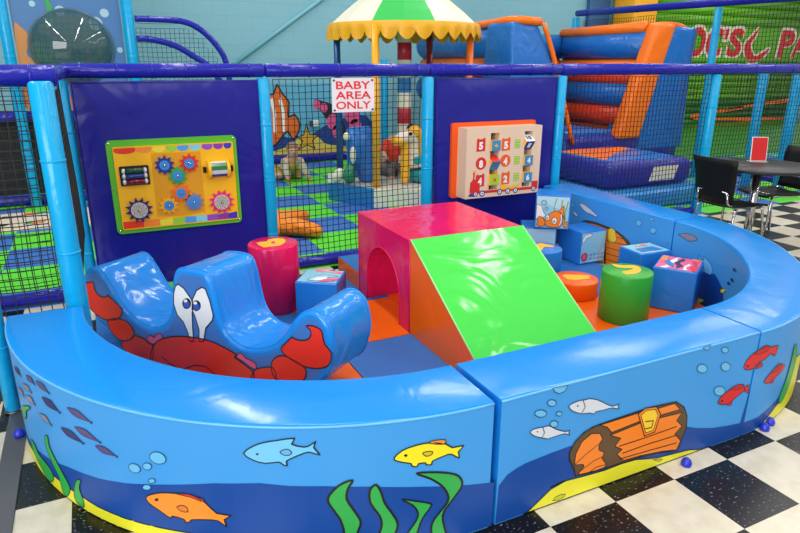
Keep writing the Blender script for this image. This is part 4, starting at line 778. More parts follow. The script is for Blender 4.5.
for (xa, xb), m in zip(top, cm):
    n = 10; b.flat([(xa, 1.022), (xb, 1.022)] + [(xb-(xb-xa)*(.5-.5*math.cos(PI*k/n)), 1.005-.022*math.sin(PI*k/n)) for k in range(n+1)], f1, m)
bot = [.112, .24, .345, .43, .51, .585, .66, .735, .81, .872]
zb_ = [.48]*10
for k in range(9): b.flat([(bot[k], .484), (bot[k+1], .484), (bot[k+1], .53+.004*math.sin(k)), (bot[k], .528+.006*math.cos(k*1.3))], f1, cm[k])
b.flat([(.33, .548), (.5, .538), (.652, .55), (.655, .975), (.335, .978)], lambda u, v: (u, yb-.0345, v), M('board_window', (228, 160, 10), .25)); b.build('face_panel', t)
def gear(name, cx, cz, r, m, hub, n=10, dep=.05, hubr=.5, pointed=True):
    g = MB(); P = []
    for k in range(n*4):
        a = 2*PI*k/(n*4); q = k % 4; P.append((cx+(r if q in (1, 2) else r*.7)*math.cos(a+(.06 if q == 1 else -.06 if q == 2 else 0)), cz+(r if q in (1, 2) else r*.7)*math.sin(a+(.06 if q == 1 else -.06 if q == 2 else 0))))
    g.prism(P, mp0, dep-.012, dep, m); o = g.build(name, t)
    h = MB(); h.prism(ell(cx, cz, r*hubr, r*hubr), mp0, dep, dep+.006, hub); h.lathe([(.010, 0), (.008, .008), (0, .012)], chrome, (cx, yb-dep-.006, cz), 12, (0, -1, 0))
    return o, h
hubm = M('gear_hub_blue', (58, 140, 215), .3)
for (cx, cz), c, nm in [((.413, .897), (40, 45, 140), 'navy'), ((.573, .90), (215, 40, 45), 'red'), ((.49, .82), (50, 165, 80), 'green'), ((.50, .70), (245, 110, 30), 'orange'), ((.58, .63), (105, 130, 190), 'slate'), ((.413, .622), (246, 178, 20), 'amber')]:
    o, h = gear('gear', cx, cz, .066, M('gear_'+nm, c, .35), hubm); h.build('gear_hub', o)
spir = [M('swirl_white', (220, 215, 205), .35), M('swirl_teal', (70, 130, 150), .35), M('swirl_tan', (190, 150, 90), .35)]
for (cx, cz), c, nm in [((.222, .607), (52, 30, 105), 'plum'), ((.768, .613), (225, 30, 130), 'magenta')]:
    o, h = gear('spinner', cx, cz, .088, M('spinner_'+nm, c, .35), spir[0], 12, .05, .6)
    for k in range(18):
        a0, a1 = 2*PI*k/18, 2*PI*(k+.5)/18
        h.flat([(cx, cz), (cx+.026*math.cos(a0+.3), cz+.026*math.sin(a0+.3)), (cx+.05*math.cos(a0+.9), cz+.05*math.sin(a0+.9)), (cx+.05*math.cos(a1+.9), cz+.05*math.sin(a1+.9)), (cx+.026*math.cos(a1+.3), cz+.026*math.sin(a1+.3))], lambda u, v: (u, yb-.0572, v), spir[1+k % 2])
    h.build('swirl_disc', o)
# rollers
g = MB(); g.prism(rrect(.13, .775, .312, .905, .008), mp0, .034, .042, M('roller_black', (25, 25, 28), .35)); fr = g.build('roller_frame', t)
for z, c, nm in ((.875, (22, 70, 45), 'green'), (.84, (35, 60, 130), 'blue'), (.803, (110, 20, 35), 'maroon')):
    g = MB(); g.cyl((.165, yb-.06, z), (.277, yb-.06, z), .018, M('roller_'+nm, c, .15), 14); g.build('roller', fr)
g = MB()
for x in (.155, .287):
    for z in (.875, .84, .803): ball(g, (x, yb-.06, z), .018, M('roller_cap', (215, 215, 215), .3), 10, 6, (.7, 1, 1))
g.build('roller_caps', fr)
g = MB(); g.prism(rrect(.665, .80, .865, .895, .01), mp0, .034, .038, yel); dr = g.build('drum_frame', t)
for x in (.688, .816): g = MB(); g.lathe([(.060, 0), (.066, .004), (.066, .018), (.060, .022)], yel, (x, yb-.05, .848), 24, (1, 0, 0)); g.build('drum_ring', dr)
for x in (.672, .856): g = MB(); g.rbox((x, yb-.045, .848), (.02, .016, .04), black_plastic, .003); g.build('drum_clip', dr)
g = MB()
dm = [M('roller_cap', None), M('drum_green', (30, 110, 60), .2), M('drum_blue', (30, 75, 160), .2)]
for k in range(12):
    a0, a1 = 2*PI*k/12, 2*PI*(k+1)/12; c = lambda a, x: (x, yb-.05-.054*math.cos(a), .848+.054*math.sin(a))
    g.add([c(a0, .706), c(a1, .706), c(a1, .82), c(a0, .82)], [[0, 1, 2, 3]], dm[{9: 2, 10: 2, 11: 0, 0: 1, 1: 1, 2: 0}.get(k, 0)])
g.build('drum', dr)
b = MB()
for x, z in ((.09, 1.05), (.885, 1.052), (.088, .47), (.885, .468), (.082, .75)): b.lathe([(.007, 0), (.006, .004), (0, .006)], chrome, (x, yb-.022, z), 10, (0, -1, 0))
b.build('screws', t)

# ------------------------------------------------------------------ train number board
t = thing('train_board', 'wooden number board with a red train on an orange backing, on the right wall pad', 'activity board', (3.05, 4.53, .46))
ob = M('board_orange', (245, 92, 12), .3); wood = M('board_wood', (232, 204, 176), .45, mott=.06); wdark = M('slot_wood', (150, 112, 82), .5)
b = MB(); b.prism(rrect(2.655, .467, 3.495, 1.088, .02), lambda u, v, d: (u, yb-d, v), 0, .03, ob); b.build('backing_panel', t)
YF = 4.36
sx = lambda x: 2.71+(x-2.722)*.929; sz = lambda z: 1.562-(1.562-z)*.9865
xa, xb, za, zb2 = sx(2.722), sx(3.525), sz(.466), sz(1.048)
s1a, s1b, s2a, s2b = sx(2.968), sx(3.058), sx(3.335), sx(3.42)
st, sb_ = sz(1.003), sz(.527)
b = MB()
for u0, u1, v0, v1 in ((xa, s1a, za, zb2), (s1b, s2a, za, zb2), (s2b, xb, za, zb2), (s1a, s1b, za, sb_), (s1a, s1b, st, zb2), (s2a, s2b, za, sb_), (s2a, s2b, st, zb2)):
    b.rbox(((u0+u1)/2, (YF+yb-.03)/2, (v0+v1)/2), (u1-u0, yb-.03-YF, v1-v0), wood, 0)
f2 = lambda k: (lambda u, v: (u, YF-.0008-.0007*k, v))
rd_ = M('board_print_train_red', (218, 44, 34), .4); og = M('board_print_train_orange', (232, 96, 30), .4); lg = M('board_print_equal', (130, 190, 50), .4); wt = A['white']; nv = M('board_print_navy', (45, 60, 140), .4); ye = M('board_print_train_yellow', (240, 190, 50), .4)
def carton(cx, cz, m): b.flat([(cx-.042, cz-.052), (cx+.042, cz-.048), (cx+.042, cz+.052), (cx+.026, cz+.062), (cx+.018, cz+.05), (cx-.02, cz+.048), (cx-.026, cz+.06), (cx-.042, cz+.044)], f2(0), m)
for (x, z, s_, m, kind) in [(2.868, .908, '5', rd_, 0), (2.876, .757, '8', rd_, 1), (2.872, .612, '4', rd_, 0), (3.133, .901, '5', og, 0), (3.136, .766, '4', og, 1), (3.146, .613, '2', og, 0)]:
    x, z = sx(x), sz(z)
    if kind: b.flat(ell(x, z, .052, .052), f2(0), m)
    else: carton(x, z, m)
    put_text(b, s_, .07, x, z-.004, f2(1), wt, .004, .04, .062)
for x, z in ((3.257, .902), (3.261, .763), (3.266, .617)):
    x, z = sx(x), sz(z)
    b.flat(rrect(x-.028, z-.035, x+.028, z+.035, .005), f2(0), lg); b.flat(rrect(x-.022, z-.029, x+.022, z+.029, .004), f2(.5), M('board_print_pale_lime', (196, 214, 110), .4))
    for d in (-.011, .011): b.flat(rrect(x-.016, z+d-.006, x+.016, z+d+.006, .002), f2(1), lg)
e0 = sx(2.765); zz0 = sz(.498)
b.flat([(e0, zz0+.005), (sx(3.5), zz0-.002), (sx(3.5), zz0+.022), (e0+.02, zz0+.028)], f2(0), rd_)
b.flat([(e0+.0, zz0+.02), (e0+.1, zz0+.02), (e0+.1, zz0+.06), (e0+.07, zz0+.12), (e0+.045, zz0+.13), (e0+.05, zz0+.19), (e0+.03, zz0+.19), (e0+.032, zz0+.13), (e0+.005, zz0+.1)], f2(.3), rd_)
b.flat([(e0+.022, zz0+.185), (e0+.058, zz0+.185), (e0+.052, zz0+.2), (e0+.03, zz0+.2)], f2(.4), ye)
b.flat([(sx(3.1), zz0+.02), (sx(3.3), zz0+.02), (sx(3.31), zz0+.06), (sx(3.2), zz0+.045), (sx(3.08), zz0+.07)], f2(.3), ye)
b.flat([(sx(3.45), zz0), (sx(3.515), zz0), (sx(3.515), zz0+.07), (sx(3.44), zz0+.07)], f2(.3), rd_)
b.flat([(e0-.01, zz0-.012), (e0+.05, zz0-.018), (e0+.04, zz0+.004), (e0, zz0+.006)], f2(.3), nv)
for x, r in ((2.83, .022), (2.9, .027), (3.09, .025), (3.18, .025), (3.265, .025), (3.47, .023)):
    b.flat(ell(sx(x), zz0+.004, r, r), f2(.7), nv); b.flat(ell(sx(x), zz0+.004, r*.62, r*.62), f2(1), wt); b.flat(ell(sx(x), zz0+.004, r*.25, r*.25), f2(1.3), nv)
b.build('wood_panel', t)
for s0, s1_ in ((s1a, s1b), (s2a, s2b)):
    b = MB(); b.rbox(((s0+s1_)/2, yb-.04, (st+sb_)/2), (s1_-s0, .012, st-sb_), wdark, 0); b.build('slot_back', t)
    b = MB(); b.cyl(((s0+s1_)/2, YF+.045, sb_), ((s0+s1_)/2, YF+.045, st), .006, steel, 10); b.build('slot_rod', t)
bl_ = M('block_blue', (62, 140, 185), .4); by_ = M('block_yellow', (246, 190, 40), .4); bg_ = M('block_lime', (165, 205, 50), .4); br_ = M('block_red', (220, 50, 45), .4)
for (x, z, ch, fc, tc_, tilt) in [(3.01, .901, '÷', bl_, ye, 0), (3.012, .757, '-', bl_, br_, -.55), (3.016, .613, '×', bg_, br_, 0), (3.372, .911, '1', nv, wt, -.6), (3.377, .758, '4', bl_, wt, 0), (3.383, .611, '6', bl_, wt, 0)]:
    x = (s1a+s1b)/2 if x < 3.2 else (s2a+s2b)/2; z = sz(z); cy = YF+.02; w_ = .086
    q = MB(); h = w_/2; ca, sa = math.cos(tilt), math.sin(tilt)
    T = lambda X, Y_, Z: (x+X, cy+Y_*ca+Z*sa*-1*-1 if False else cy+Y_*ca-Z*sa*-1, z-Y_*sa*-1*-1+Z*ca)
    T = lambda X, Y_, Z: (x+X, cy+Y_*ca+Z*sa, z-Y_*sa+Z*ca)
    V = [T(a, b_, c) for a in (-h, h) for b_ in (-h, h) for c in (-h, h)]
    q.add(V, [[0, 1, 3, 2]], by_); q.add(V, [[4, 6, 7, 5]], by_); q.add(V, [[0, 4, 5, 1]], fc); q.add(V, [[2, 3, 7, 6]], by_); q.add(V, [[1, 5, 7, 3]], br_ if ch == '-' else (wt if ch == '1' else by_)); q.add(V, [[0, 2, 6, 4]], by_)
    q.flat([(-h*.8, -h*.8), (h*.8, -h*.8), (h*.8, h*.8), (-h*.8, h*.8)], lambda u, v: T(u, -h-.0008, v), fc)
    o = q.build('number_block', t); q = MB()
    put_text(q, ch, .06, 0, 0, lambda u, v: T(u, -h-.0016, v), tc_, .003, None if ch in '-÷×' else .032, None if ch in '-÷×' else .05)
    q.build('lettering', o)
    if ch == '1': q = MB(); put_text(q, '10', .05, 0, 0, lambda u, v: T(u, v, h+.0012), nv, .003, .05, .045); q.build('top_lettering', o)
# ------------------------------------------------------------------ table, chairs, card
t = thing('round_table', 'round dark cafe table on a chrome pole, right of the pen', 'table', (5.06, 3.46, 0))
b = MB(); b.lathe([(0, .715), (.40, .715), (.42, .722), (.42, .738), (.412, .744), (0, .744)], dark_table, (5.06, 3.46, 0), 48); b.build('table_top', t)
b = MB(); b.cyl((5.06, 3.46, .02), (5.06, 3.46, .715), .033, chrome, 20); b.build('pole', t)
b = MB(); b.lathe([(.17, 0), (.17, .008), (.05, .02), (.033, .03)], chrome, (5.06, 3.46, 0), 32); b.build('base', t)
t = thing('card_holder', 'red card in a clear upright stand on the round table', 'card holder', (5.17, 3.56, .745))
rot = math.radians(-30)
b = MB(); b.rbox((5.17, 3.56, .749), (.15, .09, .006), M('clear_acrylic', (235, 240, 240), .1, trans=.6), .002, rot=rot); b.build('base', t)
ry = Matrix.Rotation(rot, 3, 'Z') @ Matrix.Rotation(math.radians(-8), 3, 'X')
b = MB(); b.rbox((5.17, 3.56, .855), (.135, .005, .205), M('clear_acrylic_panel', (225, 225, 225), .1), .002, rot=ry); b.build('clear_panel', t)
b = MB(); b.rbox(tuple(Vector((5.17, 3.56, .855)) + ry @ Vector((0, -.004, 0))), (.122, .002, .195), M('red_card', (205, 28, 28), .4), 0, rot=ry); b.build('red_card', t)
def chair(label, loc, rz):
    t = thing('cafe_chair', label, 'chair', loc, rz, 'black cafe chairs by the round table')
    def shell(pts, w0, w1, nm, th=.012):
        nw = 8; vs = []; n = len(pts)
        for k, (x, z) in enumerate(pts):
            w = w0+(w1-w0)*k/(n-1)
            for j in range(nw+1):
                s_ = j/nw*2-1; c = .03*(1-s_*s_)
                vs.append((x-(c if nm == 'backrest' else 0), s_*w/2, z-(c*.5 if nm == 'seat' else 0)))
        fs = [[k*(nw+1)+j, k*(nw+1)+j+1, (k+1)*(nw+1)+j+1, (k+1)*(nw+1)+j] for k in range(n-1) for j in range(nw)]
        N = len(vs); dx, dz = (-th, 0) if nm == 'backrest' else (0, -th)
        vs2 = [(v[0]+dx, v[1], v[2]+dz) for v in vs]; ring = [j for j in range(nw+1)] + [k*(nw+1)+nw for k in range(1, n)] + [(n-1)*(nw+1)+j for j in range(nw-1, -1, -1)] + [k*(nw+1) for k in range(n-2, 0, -1)]
        b = MB(); b.add(vs+vs2, fs+[[N+i for i in f][::-1] for f in fs]+[[ring[i], ring[(i+1) % len(ring)], N+ring[(i+1) % len(ring)], N+ring[i]] for i in range(len(ring))], black_plastic, True); b.build(nm, t, True)
    shell([(-.19, .455), (-.1, .448), (.02, .446), (.12, .452), (.19, .446), (.21, .435)], .40, .39, 'seat')
    shell([(-.185, .46), (-.2, .51), (-.21, .58), (-.22, .67), (-.24, .77), (-.26, .83)], .34, .43, 'backrest')
    for s_ in (-1, 1):
        for x0_, x1_, nm in ((.15, .21, 'f'), (-.15, -.23, 'r')):
            b = MB(); b.tube([(x0_, s_*.17, .43), (x0_+(x1_-x0_)*.2, s_*.185, .40), (x1_, s_*.215, .006)], .0105, chrome, 8); b.build('leg', t, True)
        b = MB(); b.tube([(.16, s_*.17, .432), (-.16, s_*.17, .432), (-.222, s_*.15, .47), (-.235, s_*.14, .56)], .0095, chrome, 8); b.build('back_support', t, True)
    b = MB(); b.tube([(-.236, -.14, .56), (-.238, 0, .565), (-.236, .14, .56)], .006, chrome, 8); b.build('back_bar', t, True)
    b = MB(); b.tube([(.12, -.17, .432), (.12, .17, .432)], .009, chrome, 8); b.build('seat_bar', t, True)
chair('black cafe chair with its back turned to the foam pen', (4.80, 3.48, 0), math.radians(-2))
chair('black cafe chair on the far side of the table at the right edge', (5.57, 3.63, 0), math.radians(165))

# ------------------------------------------------------------------ carousel behind the centre net
CC = Vector((3.36, 7.01, 0)); car_w = M('carousel_cream', (232, 228, 208), .4); car_g = M('carousel_green', (60, 190, 90), .2); car_y = M('carousel_amber', (238, 172, 22), .4); car_b = M('carousel_blue', (35, 120, 190), .35)
t = thing('carousel', 'small toddler carousel with a green and white canopy and yellow scalloped edge', 'carousel', tuple(CC))
A0 = math.atan2(6.32-CC.y, 2.74-CC.x)
def oc(r, k, z): a = A0+k*PI/4; return (CC.x+r*math.cos(a), CC.y+r*math.sin(a), z)
for k in range(8):
    b = MB(); m = car_b if k in (7, 5, 3, 1) else car_w
    b.add([oc(.93, k, .005), oc(.93, k+1, .005), oc(.93, k+1, .205), oc(.93, k, .205), oc(.85, k, .005), oc(.85, k+1, .005), oc(.85, k+1, .205), oc(.85, k, .205)], [[0, 1, 2, 3], [5, 4, 7, 6], [0, 3, 7, 4], [1, 5, 6, 2], [3, 2, 6, 7], [0, 4, 5, 1]], m); b.build('base_panel', t)
b = MB(); b.prism([oc(.855, k, 0)[:2] for k in range(8)], lambda u, v, d: (u, v, d), .15, .2, M('carousel_deck', (205, 205, 195), .5)); b.build('deck', t)
b = MB(); R_c = .885; CC = Vector((3.475, 7.08, 0)); AP = 2.62; zr = 1.965
for k in range(16):
    m = (car_g, car_w)[(k//2) % 2]
    a0, a1 = A0 + (k+.0)*PI/8 - .12, A0+(k+1)*PI/8 - .12
    for j in range(6):
        q0, q1 = 1-j/6, 1-(j+1)/6; P = lambda a, q: (CC.x+R_c*q*math.cos(a), CC.y+R_c*q*math.sin(a), zr+(AP-zr)*(1-q)**.92)
        b.add([P(a0, q0), P(a1, q0), P(a1, q1), P(a0, q1)], [[0, 1, 2, 3]], m, False)
b.build('canopy', t)
b = MB(); nS = 30; vs = []; nn = nS*8
for i in range(nn):
    a = 2*PI*i/nn; ph = (i % 8)/8; sc = abs(math.sin(PI*ph)); wv = .02*math.sin(2*PI*ph)
    for z, r in ((zr+.012, R_c-.004), (zr-.02, R_c+.012), (zr-.07, R_c+.012+wv*.6), (zr-.09-.085*sc**.7, R_c+.006+wv)): vs.append((CC.x+r*math.cos(a), CC.y+r*math.sin(a), z))
b.add(vs, [[i*4+j, ((i+1) % nn)*4+j, ((i+1) % nn)*4+j+1, i*4+j+1] for i in range(nn) for j in range(3)], car_y, True); b.build('scalloped_valance', t)
pole_cols = [((2.845, 6.485), (245, 170, 20), 'amber'), ((2.87, 7.72), (25, 85, 150), 'navy'), ((4.08, 6.57), (238, 110, 30), 'orange'), ((4.05, 7.5), (150, 25, 50), 'maroon')]
for (x, y), c, nm in pole_cols:
    b = MB(); b.cyl((x, y, .2), (x, y, 1.95), .042, M('pole_'+nm, c, .3), 16); b.build('canopy_pole', t)
b = MB()
pr_ = M('pole_red', (190, 22, 45), .35)
for za_, zb_2, m in ((.2, .46, car_w), (.46, .66, pr_), (.66, .845, car_w), (.845, 1.03, pr_), (1.03, 1.21, car_w), (1.21, 1.38, car_b), (1.38, 1.585, car_w), (1.585, 1.78, pr_), (1.78, 2.3, car_w)):
    b.lathe([(.085, za_), (.085, zb_2)], m, (3.48, 7.07, 0), 24)
b.build('striped_centre_pole', t)
# blue ride-on animal
t = thing('ride_on_animal', 'blue ride-on sea creature with an upright back on the carousel', 'ride-on toy', (2.85, 6.82, .258), 0, 'ride-on animals on the carousel')
bl = M('ride_blue', (40, 118, 205), .3); gn = M('ride_green', (30, 130, 90), .35)
b = MB(); skinny(b, [(2.95, 6.82, .30), (2.88, 6.78, .45), (2.80, 6.75, .62), (2.80, 6.76, .78), (2.86, 6.78, .86), (2.70, 6.72, .80), (2.98, 6.9, .42), (3.02, 6.95, .6)], [(0, 1), (1, 2), (2, 3), (3, 4), (3, 5), (1, 6), (6, 7)], [.10, .13, .12, .09, .075, .045, .1, .06], bl); b.build('body', t)
b = MB(); b.rbox((2.86, 6.84, .60), (.30, .10, .56), bl, .04, 4, rot=math.radians(20)); b.build('seat_back', t)
b = MB(); skinny(b, [(2.70, 6.70, .27), (2.68, 6.70, .38), (2.72, 6.72, .5)], [(0, 1), (1, 2)], [.06, .07, .04], gn); b.build('tail', t)
b = MB(); ball(b, (2.66, 6.68, .80), .035, car_w, 10, 6, (1, 1, 1.3)); ball(b, (2.72, 6.665, .60), .05, car_w, 10, 6, (.6, .6, 2)); b.build('pale_belly', t)
t.location = (2.79, 6.85, .20); t.scale = (1.15, 1.15, 1.04)
b = MB(); skinny(b, [(2.66, 6.78, .44), (2.60, 6.80, .36), (2.58, 6.84, .28)], [(0, 1), (1, 2)], [.05, .07, .05], car_w); b.build('pale_tail_fin', t)
# yellow giraffe-like animal
t = thing('ride_on_animal', 'yellow and white ride-on animal with a long neck on the carousel', 'ride-on toy', (3.38, 6.62, .258), 0, 'ride-on animals on the carousel')
yl = M('ride_yellow', (245, 178, 30), .35); cr = M('ride_cream', (238, 220, 200), .4); tl = M('ride_teal', (30, 150, 160), .35)
b = MB(); skinny(b, [(3.42, 6.64, .34), (3.36, 6.60, .50), (3.34, 6.58, .66), (3.36, 6.57, .76), (3.26, 6.52, .80), (3.13, 6.46, .765), (3.52, 6.72, .40)], [(0, 1), (1, 2), (2, 3), (3, 4), (4, 5), (0, 6)], [.12, .095, .075, .075, .085, .05, .12], cr); b.build('body', t)
b = MB(); skinny(b, [(3.42, 6.55, .82), (3.45, 6.60, .70), (3.47, 6.63, .56), (3.47, 6.62, .42), (3.30, 6.50, .87)], [(0, 1), (1, 2), (2, 3), (0, 4)], [.075, .075, .06, .05, .05], yl); b.build('mane', t)
b = MB(); skinny(b, [(3.15, 6.47, .765), (3.08, 6.44, .745), (3.23, 6.50, .72), (3.24, 6.50, .35), (3.22, 6.50, .27)], [(0, 1), (0, 2), (2, 3), (3, 4)], [.055, .045, .045, .05, .04], yl); b.build('muzzle_and_leg', t)
b = MB(); b.rbox((3.44, 6.58, .34), (.2, .22, .13), tl, .04, 3, rot=.3); b.rbox((3.40, 6.53, .52), (.12, .05, .09), tl, .02, 3, rot=.3); b.build('saddle', t)
b = MB(); ball(b, (3.27, 6.445, .825), .02, black_plastic, 10, 6); b.build('eye', t)
t.location = (3.37, 6.62, .20); t.scale = (1.14, 1.14, 1.04)
# child riding behind
t = thing('person', 'child in a red shirt and grey trousers sitting on the carousel behind the amber pole', 'person', (3.34, 7.14, .258))
b = MB(); skinny(b, [(3.32, 7.18, 0.370), (3.33, 7.14, 0.510), (3.34, 7.10, 0.650), (3.35, 7.08, 0.730), (3.46, 7.03, 0.74), (3.52, 7.01, 0.80), (3.55, 7.0, 0.84), (3.24, 7.1, 0.660), (3.18, 7.04, 0.550), (3.2, 6.94, 0.490), (3.45, 7.06, 0.660), (3.5, 6.99, 0.550), (3.44, 6.92, 0.480), (3.25, 7.14, 0.360), (3.25, 6.98, 0.370), (3.25, 6.93, 0.240), (3.4, 7.12, 0.360), (3.41, 6.97, 0.370), (3.42, 6.92, 0.240), (3.24, 6.89, 0.205), (3.42, 6.88, 0.205)],
    [(0, 1), (1, 2), (2, 3), (3, 4), (4, 5), (5, 6), (2, 7), (7, 8), (8, 9), (2, 10), (10, 11), (11, 12), (0, 13), (13, 14), (14, 15), (0, 16), (16, 17), (17, 18), (15, 19), (18, 20)],
    [.10, .105, .095, .05, .045, .085, .07, .045, .035, .025, .045, .035, .025, .065, .05, .035, .065, .05, .035, .03, .03], skin_m); b.build('body', t)
rs = M('shirt_red', (222, 60, 30), .7); gt = M('trousers_grey', (112, 108, 108), .8)
b = MB(); skinny(b, [(3.32, 7.17, 0.410), (3.33, 7.14, 0.510), (3.34, 7.10, 0.640), (3.345, 7.085, 0.710), (3.24, 7.1, 0.660), (3.18, 7.04, 0.560), (3.45, 7.06, 0.660), (3.5, 6.99, 0.560)], [(0, 1), (1, 2), (2, 3), (2, 4), (4, 5), (2, 6), (6, 7)], [.113, .117, .107, .058, .056, .047, .056, .047], rs); b.build('red_shirt', t)
b = MB(); skinny(b, [(3.32, 7.18, 0.360), (3.25, 7.14, 0.360), (3.25, 6.98, 0.370), (3.25, 6.93, 0.270), (3.4, 7.12, 0.360), (3.41, 6.97, 0.370), (3.42, 6.92, 0.270)], [(0, 1), (1, 2), (2, 3), (0, 4), (4, 5), (5, 6)], [.112, .075, .06, .045, .075, .06, .045], gt); b.build('grey_trousers', t)
b = MB(); ball(b, (3.53, 7.03, 0.83), .082, M('dark_hair', (40, 28, 22), .6), 14, 10, (1, .95, .95)); b.build('hair', t)
t.location.z = .20
# baby crawling on the mat
t = thing('person', 'baby in a yellow bib and pale top leaning on its hands on the mats', 'person', (2.42, 8.42, .004))
B0 = Vector((2.42, 8.42, 0)); fx = Vector((-.10, -.99, 0)).normalized(); rx = Vector((.99, -.10, 0)).normalized()
bp = lambda r, f, z: tuple(B0 + rx*r + fx*f + Vector((0, 0, z)))
b = MB(); skinny(b, [bp(-.05, -.14, .12), bp(-.03, -.02, .19), bp(0, .08, .27), bp(.0, .10, .31), bp(.0, .13, .38), bp(0, .14, .44), bp(-.09, .08, .25), bp(-.10, .15, .14), bp(-.08, .21, .03), bp(.10, .07, .25), bp(.14, .13, .14), bp(.19, .18, .03), bp(-.14, -.12, .08), bp(-.17, .03, .06), bp(-.15, -.1, .04), bp(.05, -.14, .08), bp(.12, .0, .06), bp(.10, -.13, .04)],
    [(0, 1), (1, 2), (2, 3), (3, 4), (4, 5), (2, 6), (6, 7), (7, 8), (2, 9), (9, 10), (10, 11), (0, 12), (12, 13), (13, 14), (0, 15), (15, 16), (16, 17)], [.095, .095, .08, .05, .082, .07, .05, .042, .03, .05, .042, .03, .07, .055, .04, .07, .055, .04], skin_m)
for s_, c in ((-1, (-.08, .22, .022)), (1, (.19, .19, .022))):
    for k in range(4): b.tube([bp(c[0]+(k-1.5)*.012, c[1], .024), bp(c[0]+(k-1.5)*.016, c[1]+.022, .02), bp(c[0]+(k-1.5)*.018, c[1]+.038-.004*abs(k-1.5), .010)], [.007, .0065, .005], skin_m, 6)
    b.tube([bp(c[0]-s_*.02, c[1]-.01, .024), bp(c[0]-s_*.036, c[1]+.008, .016), bp(c[0]-s_*.04, c[1]+.02, .01)], [.007, .0065, .005], skin_m, 6)
b.build('body', t)
b = MB(); pal = M('baby_pale_top', (198, 190, 170), .8); skinny(b, [bp(-.05, -.12, .13), bp(-.03, -.02, .19), bp(0, .075, .26), bp(-.09, .08, .25), bp(-.10, .15, .15), bp(-.085, .195, .07), bp(.10, .07, .25), bp(.14, .125, .15), bp(.18, .165, .07)], [(0, 1), (1, 2), (2, 3), (3, 4), (4, 5), (2, 6), (6, 7), (7, 8)], [.104, .105, .088, .058, .05, .04, .058, .05, .04], pal); b.build('pale_top', t)
b = MB(); skinny(b, [bp(-.03, .01, .15), bp(-.015, .06, .2), bp(0, .12, .27)], [(0, 1), (1, 2)], [.085, .075, .055], M('baby_bib_yellow', (205, 165, 60), .8)); b.build('yellow_bib', t)
b = MB(); skinny(b, [bp(-.05, -.14, .11), bp(-.14, -.12, .08), bp(-.17, .02, .065), bp(.05, -.14, .08), bp(.12, -.01, .065)], [(0, 1), (1, 2), (0, 3), (3, 4)], [.102, .08, .064, .08, .064], M('baby_trousers', (185, 150, 70), .8)); b.build('trousers', t)
b = MB()
for s_ in (-1, 1): ball(b, bp(s_*.03, .209, .41), .0065, black_plastic, 8, 6)
b.build('eyes', t)
b = MB(); ball(b, bp(0, .215, .385), .011, skin_m, 8, 6); b.tube([bp(-.02, .203, .358), bp(0, .207, .354), bp(.02, .203, .358)], .005, M('lips', (190, 90, 85), .5), 6); b.build('nose_and_mouth', t)
b = MB(); ball(b, bp(0, .108, .428), .078, M('baby_hair', (150, 112, 86), .7), 14, 10, (1, .9, .9)); b.build('hair', t)
t.scale = (1.08, 1.08, 1.08)
# orange star cushion
t = thing('star_cushion', 'shiny orange star-shaped floor cushion behind the centre net', 'cushion', (1.42, 5.78, .0))
vs = [(1.42, 5.78, .13)]; ed = []; rad = [(.16, .14)]
for k in range(5):
    a = math.radians((-47, 34, 100, 172, 242)[k])
    for q, (rr, z, r) in enumerate(((.24, .12, .105), (.42, .11, .10), (.57, .085, .07))):
        vs.append((1.42+rr*math.cos(a), 5.78+rr*math.sin(a), z)); rad.append((r*1.05, r*.8)); ed.append((0 if q == 0 else len(vs)-2, len(vs)-1))
b = MB(); skinny(b, vs, ed, rad, vinyl('cushion_orange', (250, 140, 10), .25, .6, 9)); o = b.build('padded_cover', t)
zmin = min(v.co.z for v in o.data.vertices)
for v in o.data.vertices: v.co.z -= zmin-.005

# ------------------------------------------------------------------ sea mural on the back wall, rail, sensor
t = thing('wall_mural', 'painted undersea mural on the back wall behind the baby', 'mural', (2.9, 9.98, .12))
YM = 9.985
m2 = lambda k: (lambda u, v: (u, YM-.0015-.0012*k, v))
b = MB(); b.rbox((2.6, YM+.004, .68), (3.2, .01, 1.12), M('mural_water', (92, 170, 205), .5), .002)
mdeep = M('mural_deep', (22, 62, 140), .5); mpink = M('mural_pink', (225, 85, 140), .5); mor = M('mural_orange', (226, 104, 30), .5); mdk = M('mural_dark', (28, 26, 46), .5); msand = M('mural_sand', (222, 198, 88), .5)
b.flat(smooth_poly([(1.0, .13), (1.0, .6), (1.9, .7), (2.6, .5), (2.9, .38), (3.2, .42), (3.6, .62), (4.2, .7), (4.2, .13)], 3), m2(0), mdeep)
b.flat(smooth_poly([(2.5, .14), (2.62, .2), (2.85, .27), (3.0, .38), (3.15, .45), (3.32, .4), (3.5, .26), (3.9, .2), (3.9, .13)], 3), m2(1), msand)
b.flat([(3.0, .2), (3.08, .34), (2.98, .40), (3.10, .43), (3.15, .60), (3.2, .43), (3.34, .42), (3.24, .33), (3.28, .2), (3.15, .27)], m2(2), M('mural_star', (226, 170, 45), .5)); ribbon(b, [(3.0, .2), (3.08, .34), (2.98, .40), (3.10, .43), (3.15, .60), (3.2, .43), (3.34, .42), (3.24, .33), (3.28, .2), (3.15, .27)], .016, 1, m2(2.5), mdk)
fo_ = smooth_poly([(2.36, .9), (2.5, 1.06), (2.64, 1.08), (2.70, 1.22), (2.78, 1.08), (2.88, .95), (2.86, .72), (2.96, .76), (3.04, .6), (2.98, .42), (2.9, .38), (2.84, .5), (2.74, .42), (2.6, .28), (2.5, .36), (2.38, .6)], 2)
b.flat(fo_, m2(2), mor); ribbon(b, fo_, .025, 1, m2(2.5), mdk)
for x in (2.6, 2.74): b.flat([(x, .5), (x+.05, .48), (x+.06, .8), (x+.02, 1.02), (x-.03, 1.0), (x+.01, .8)], m2(3), A['white'])
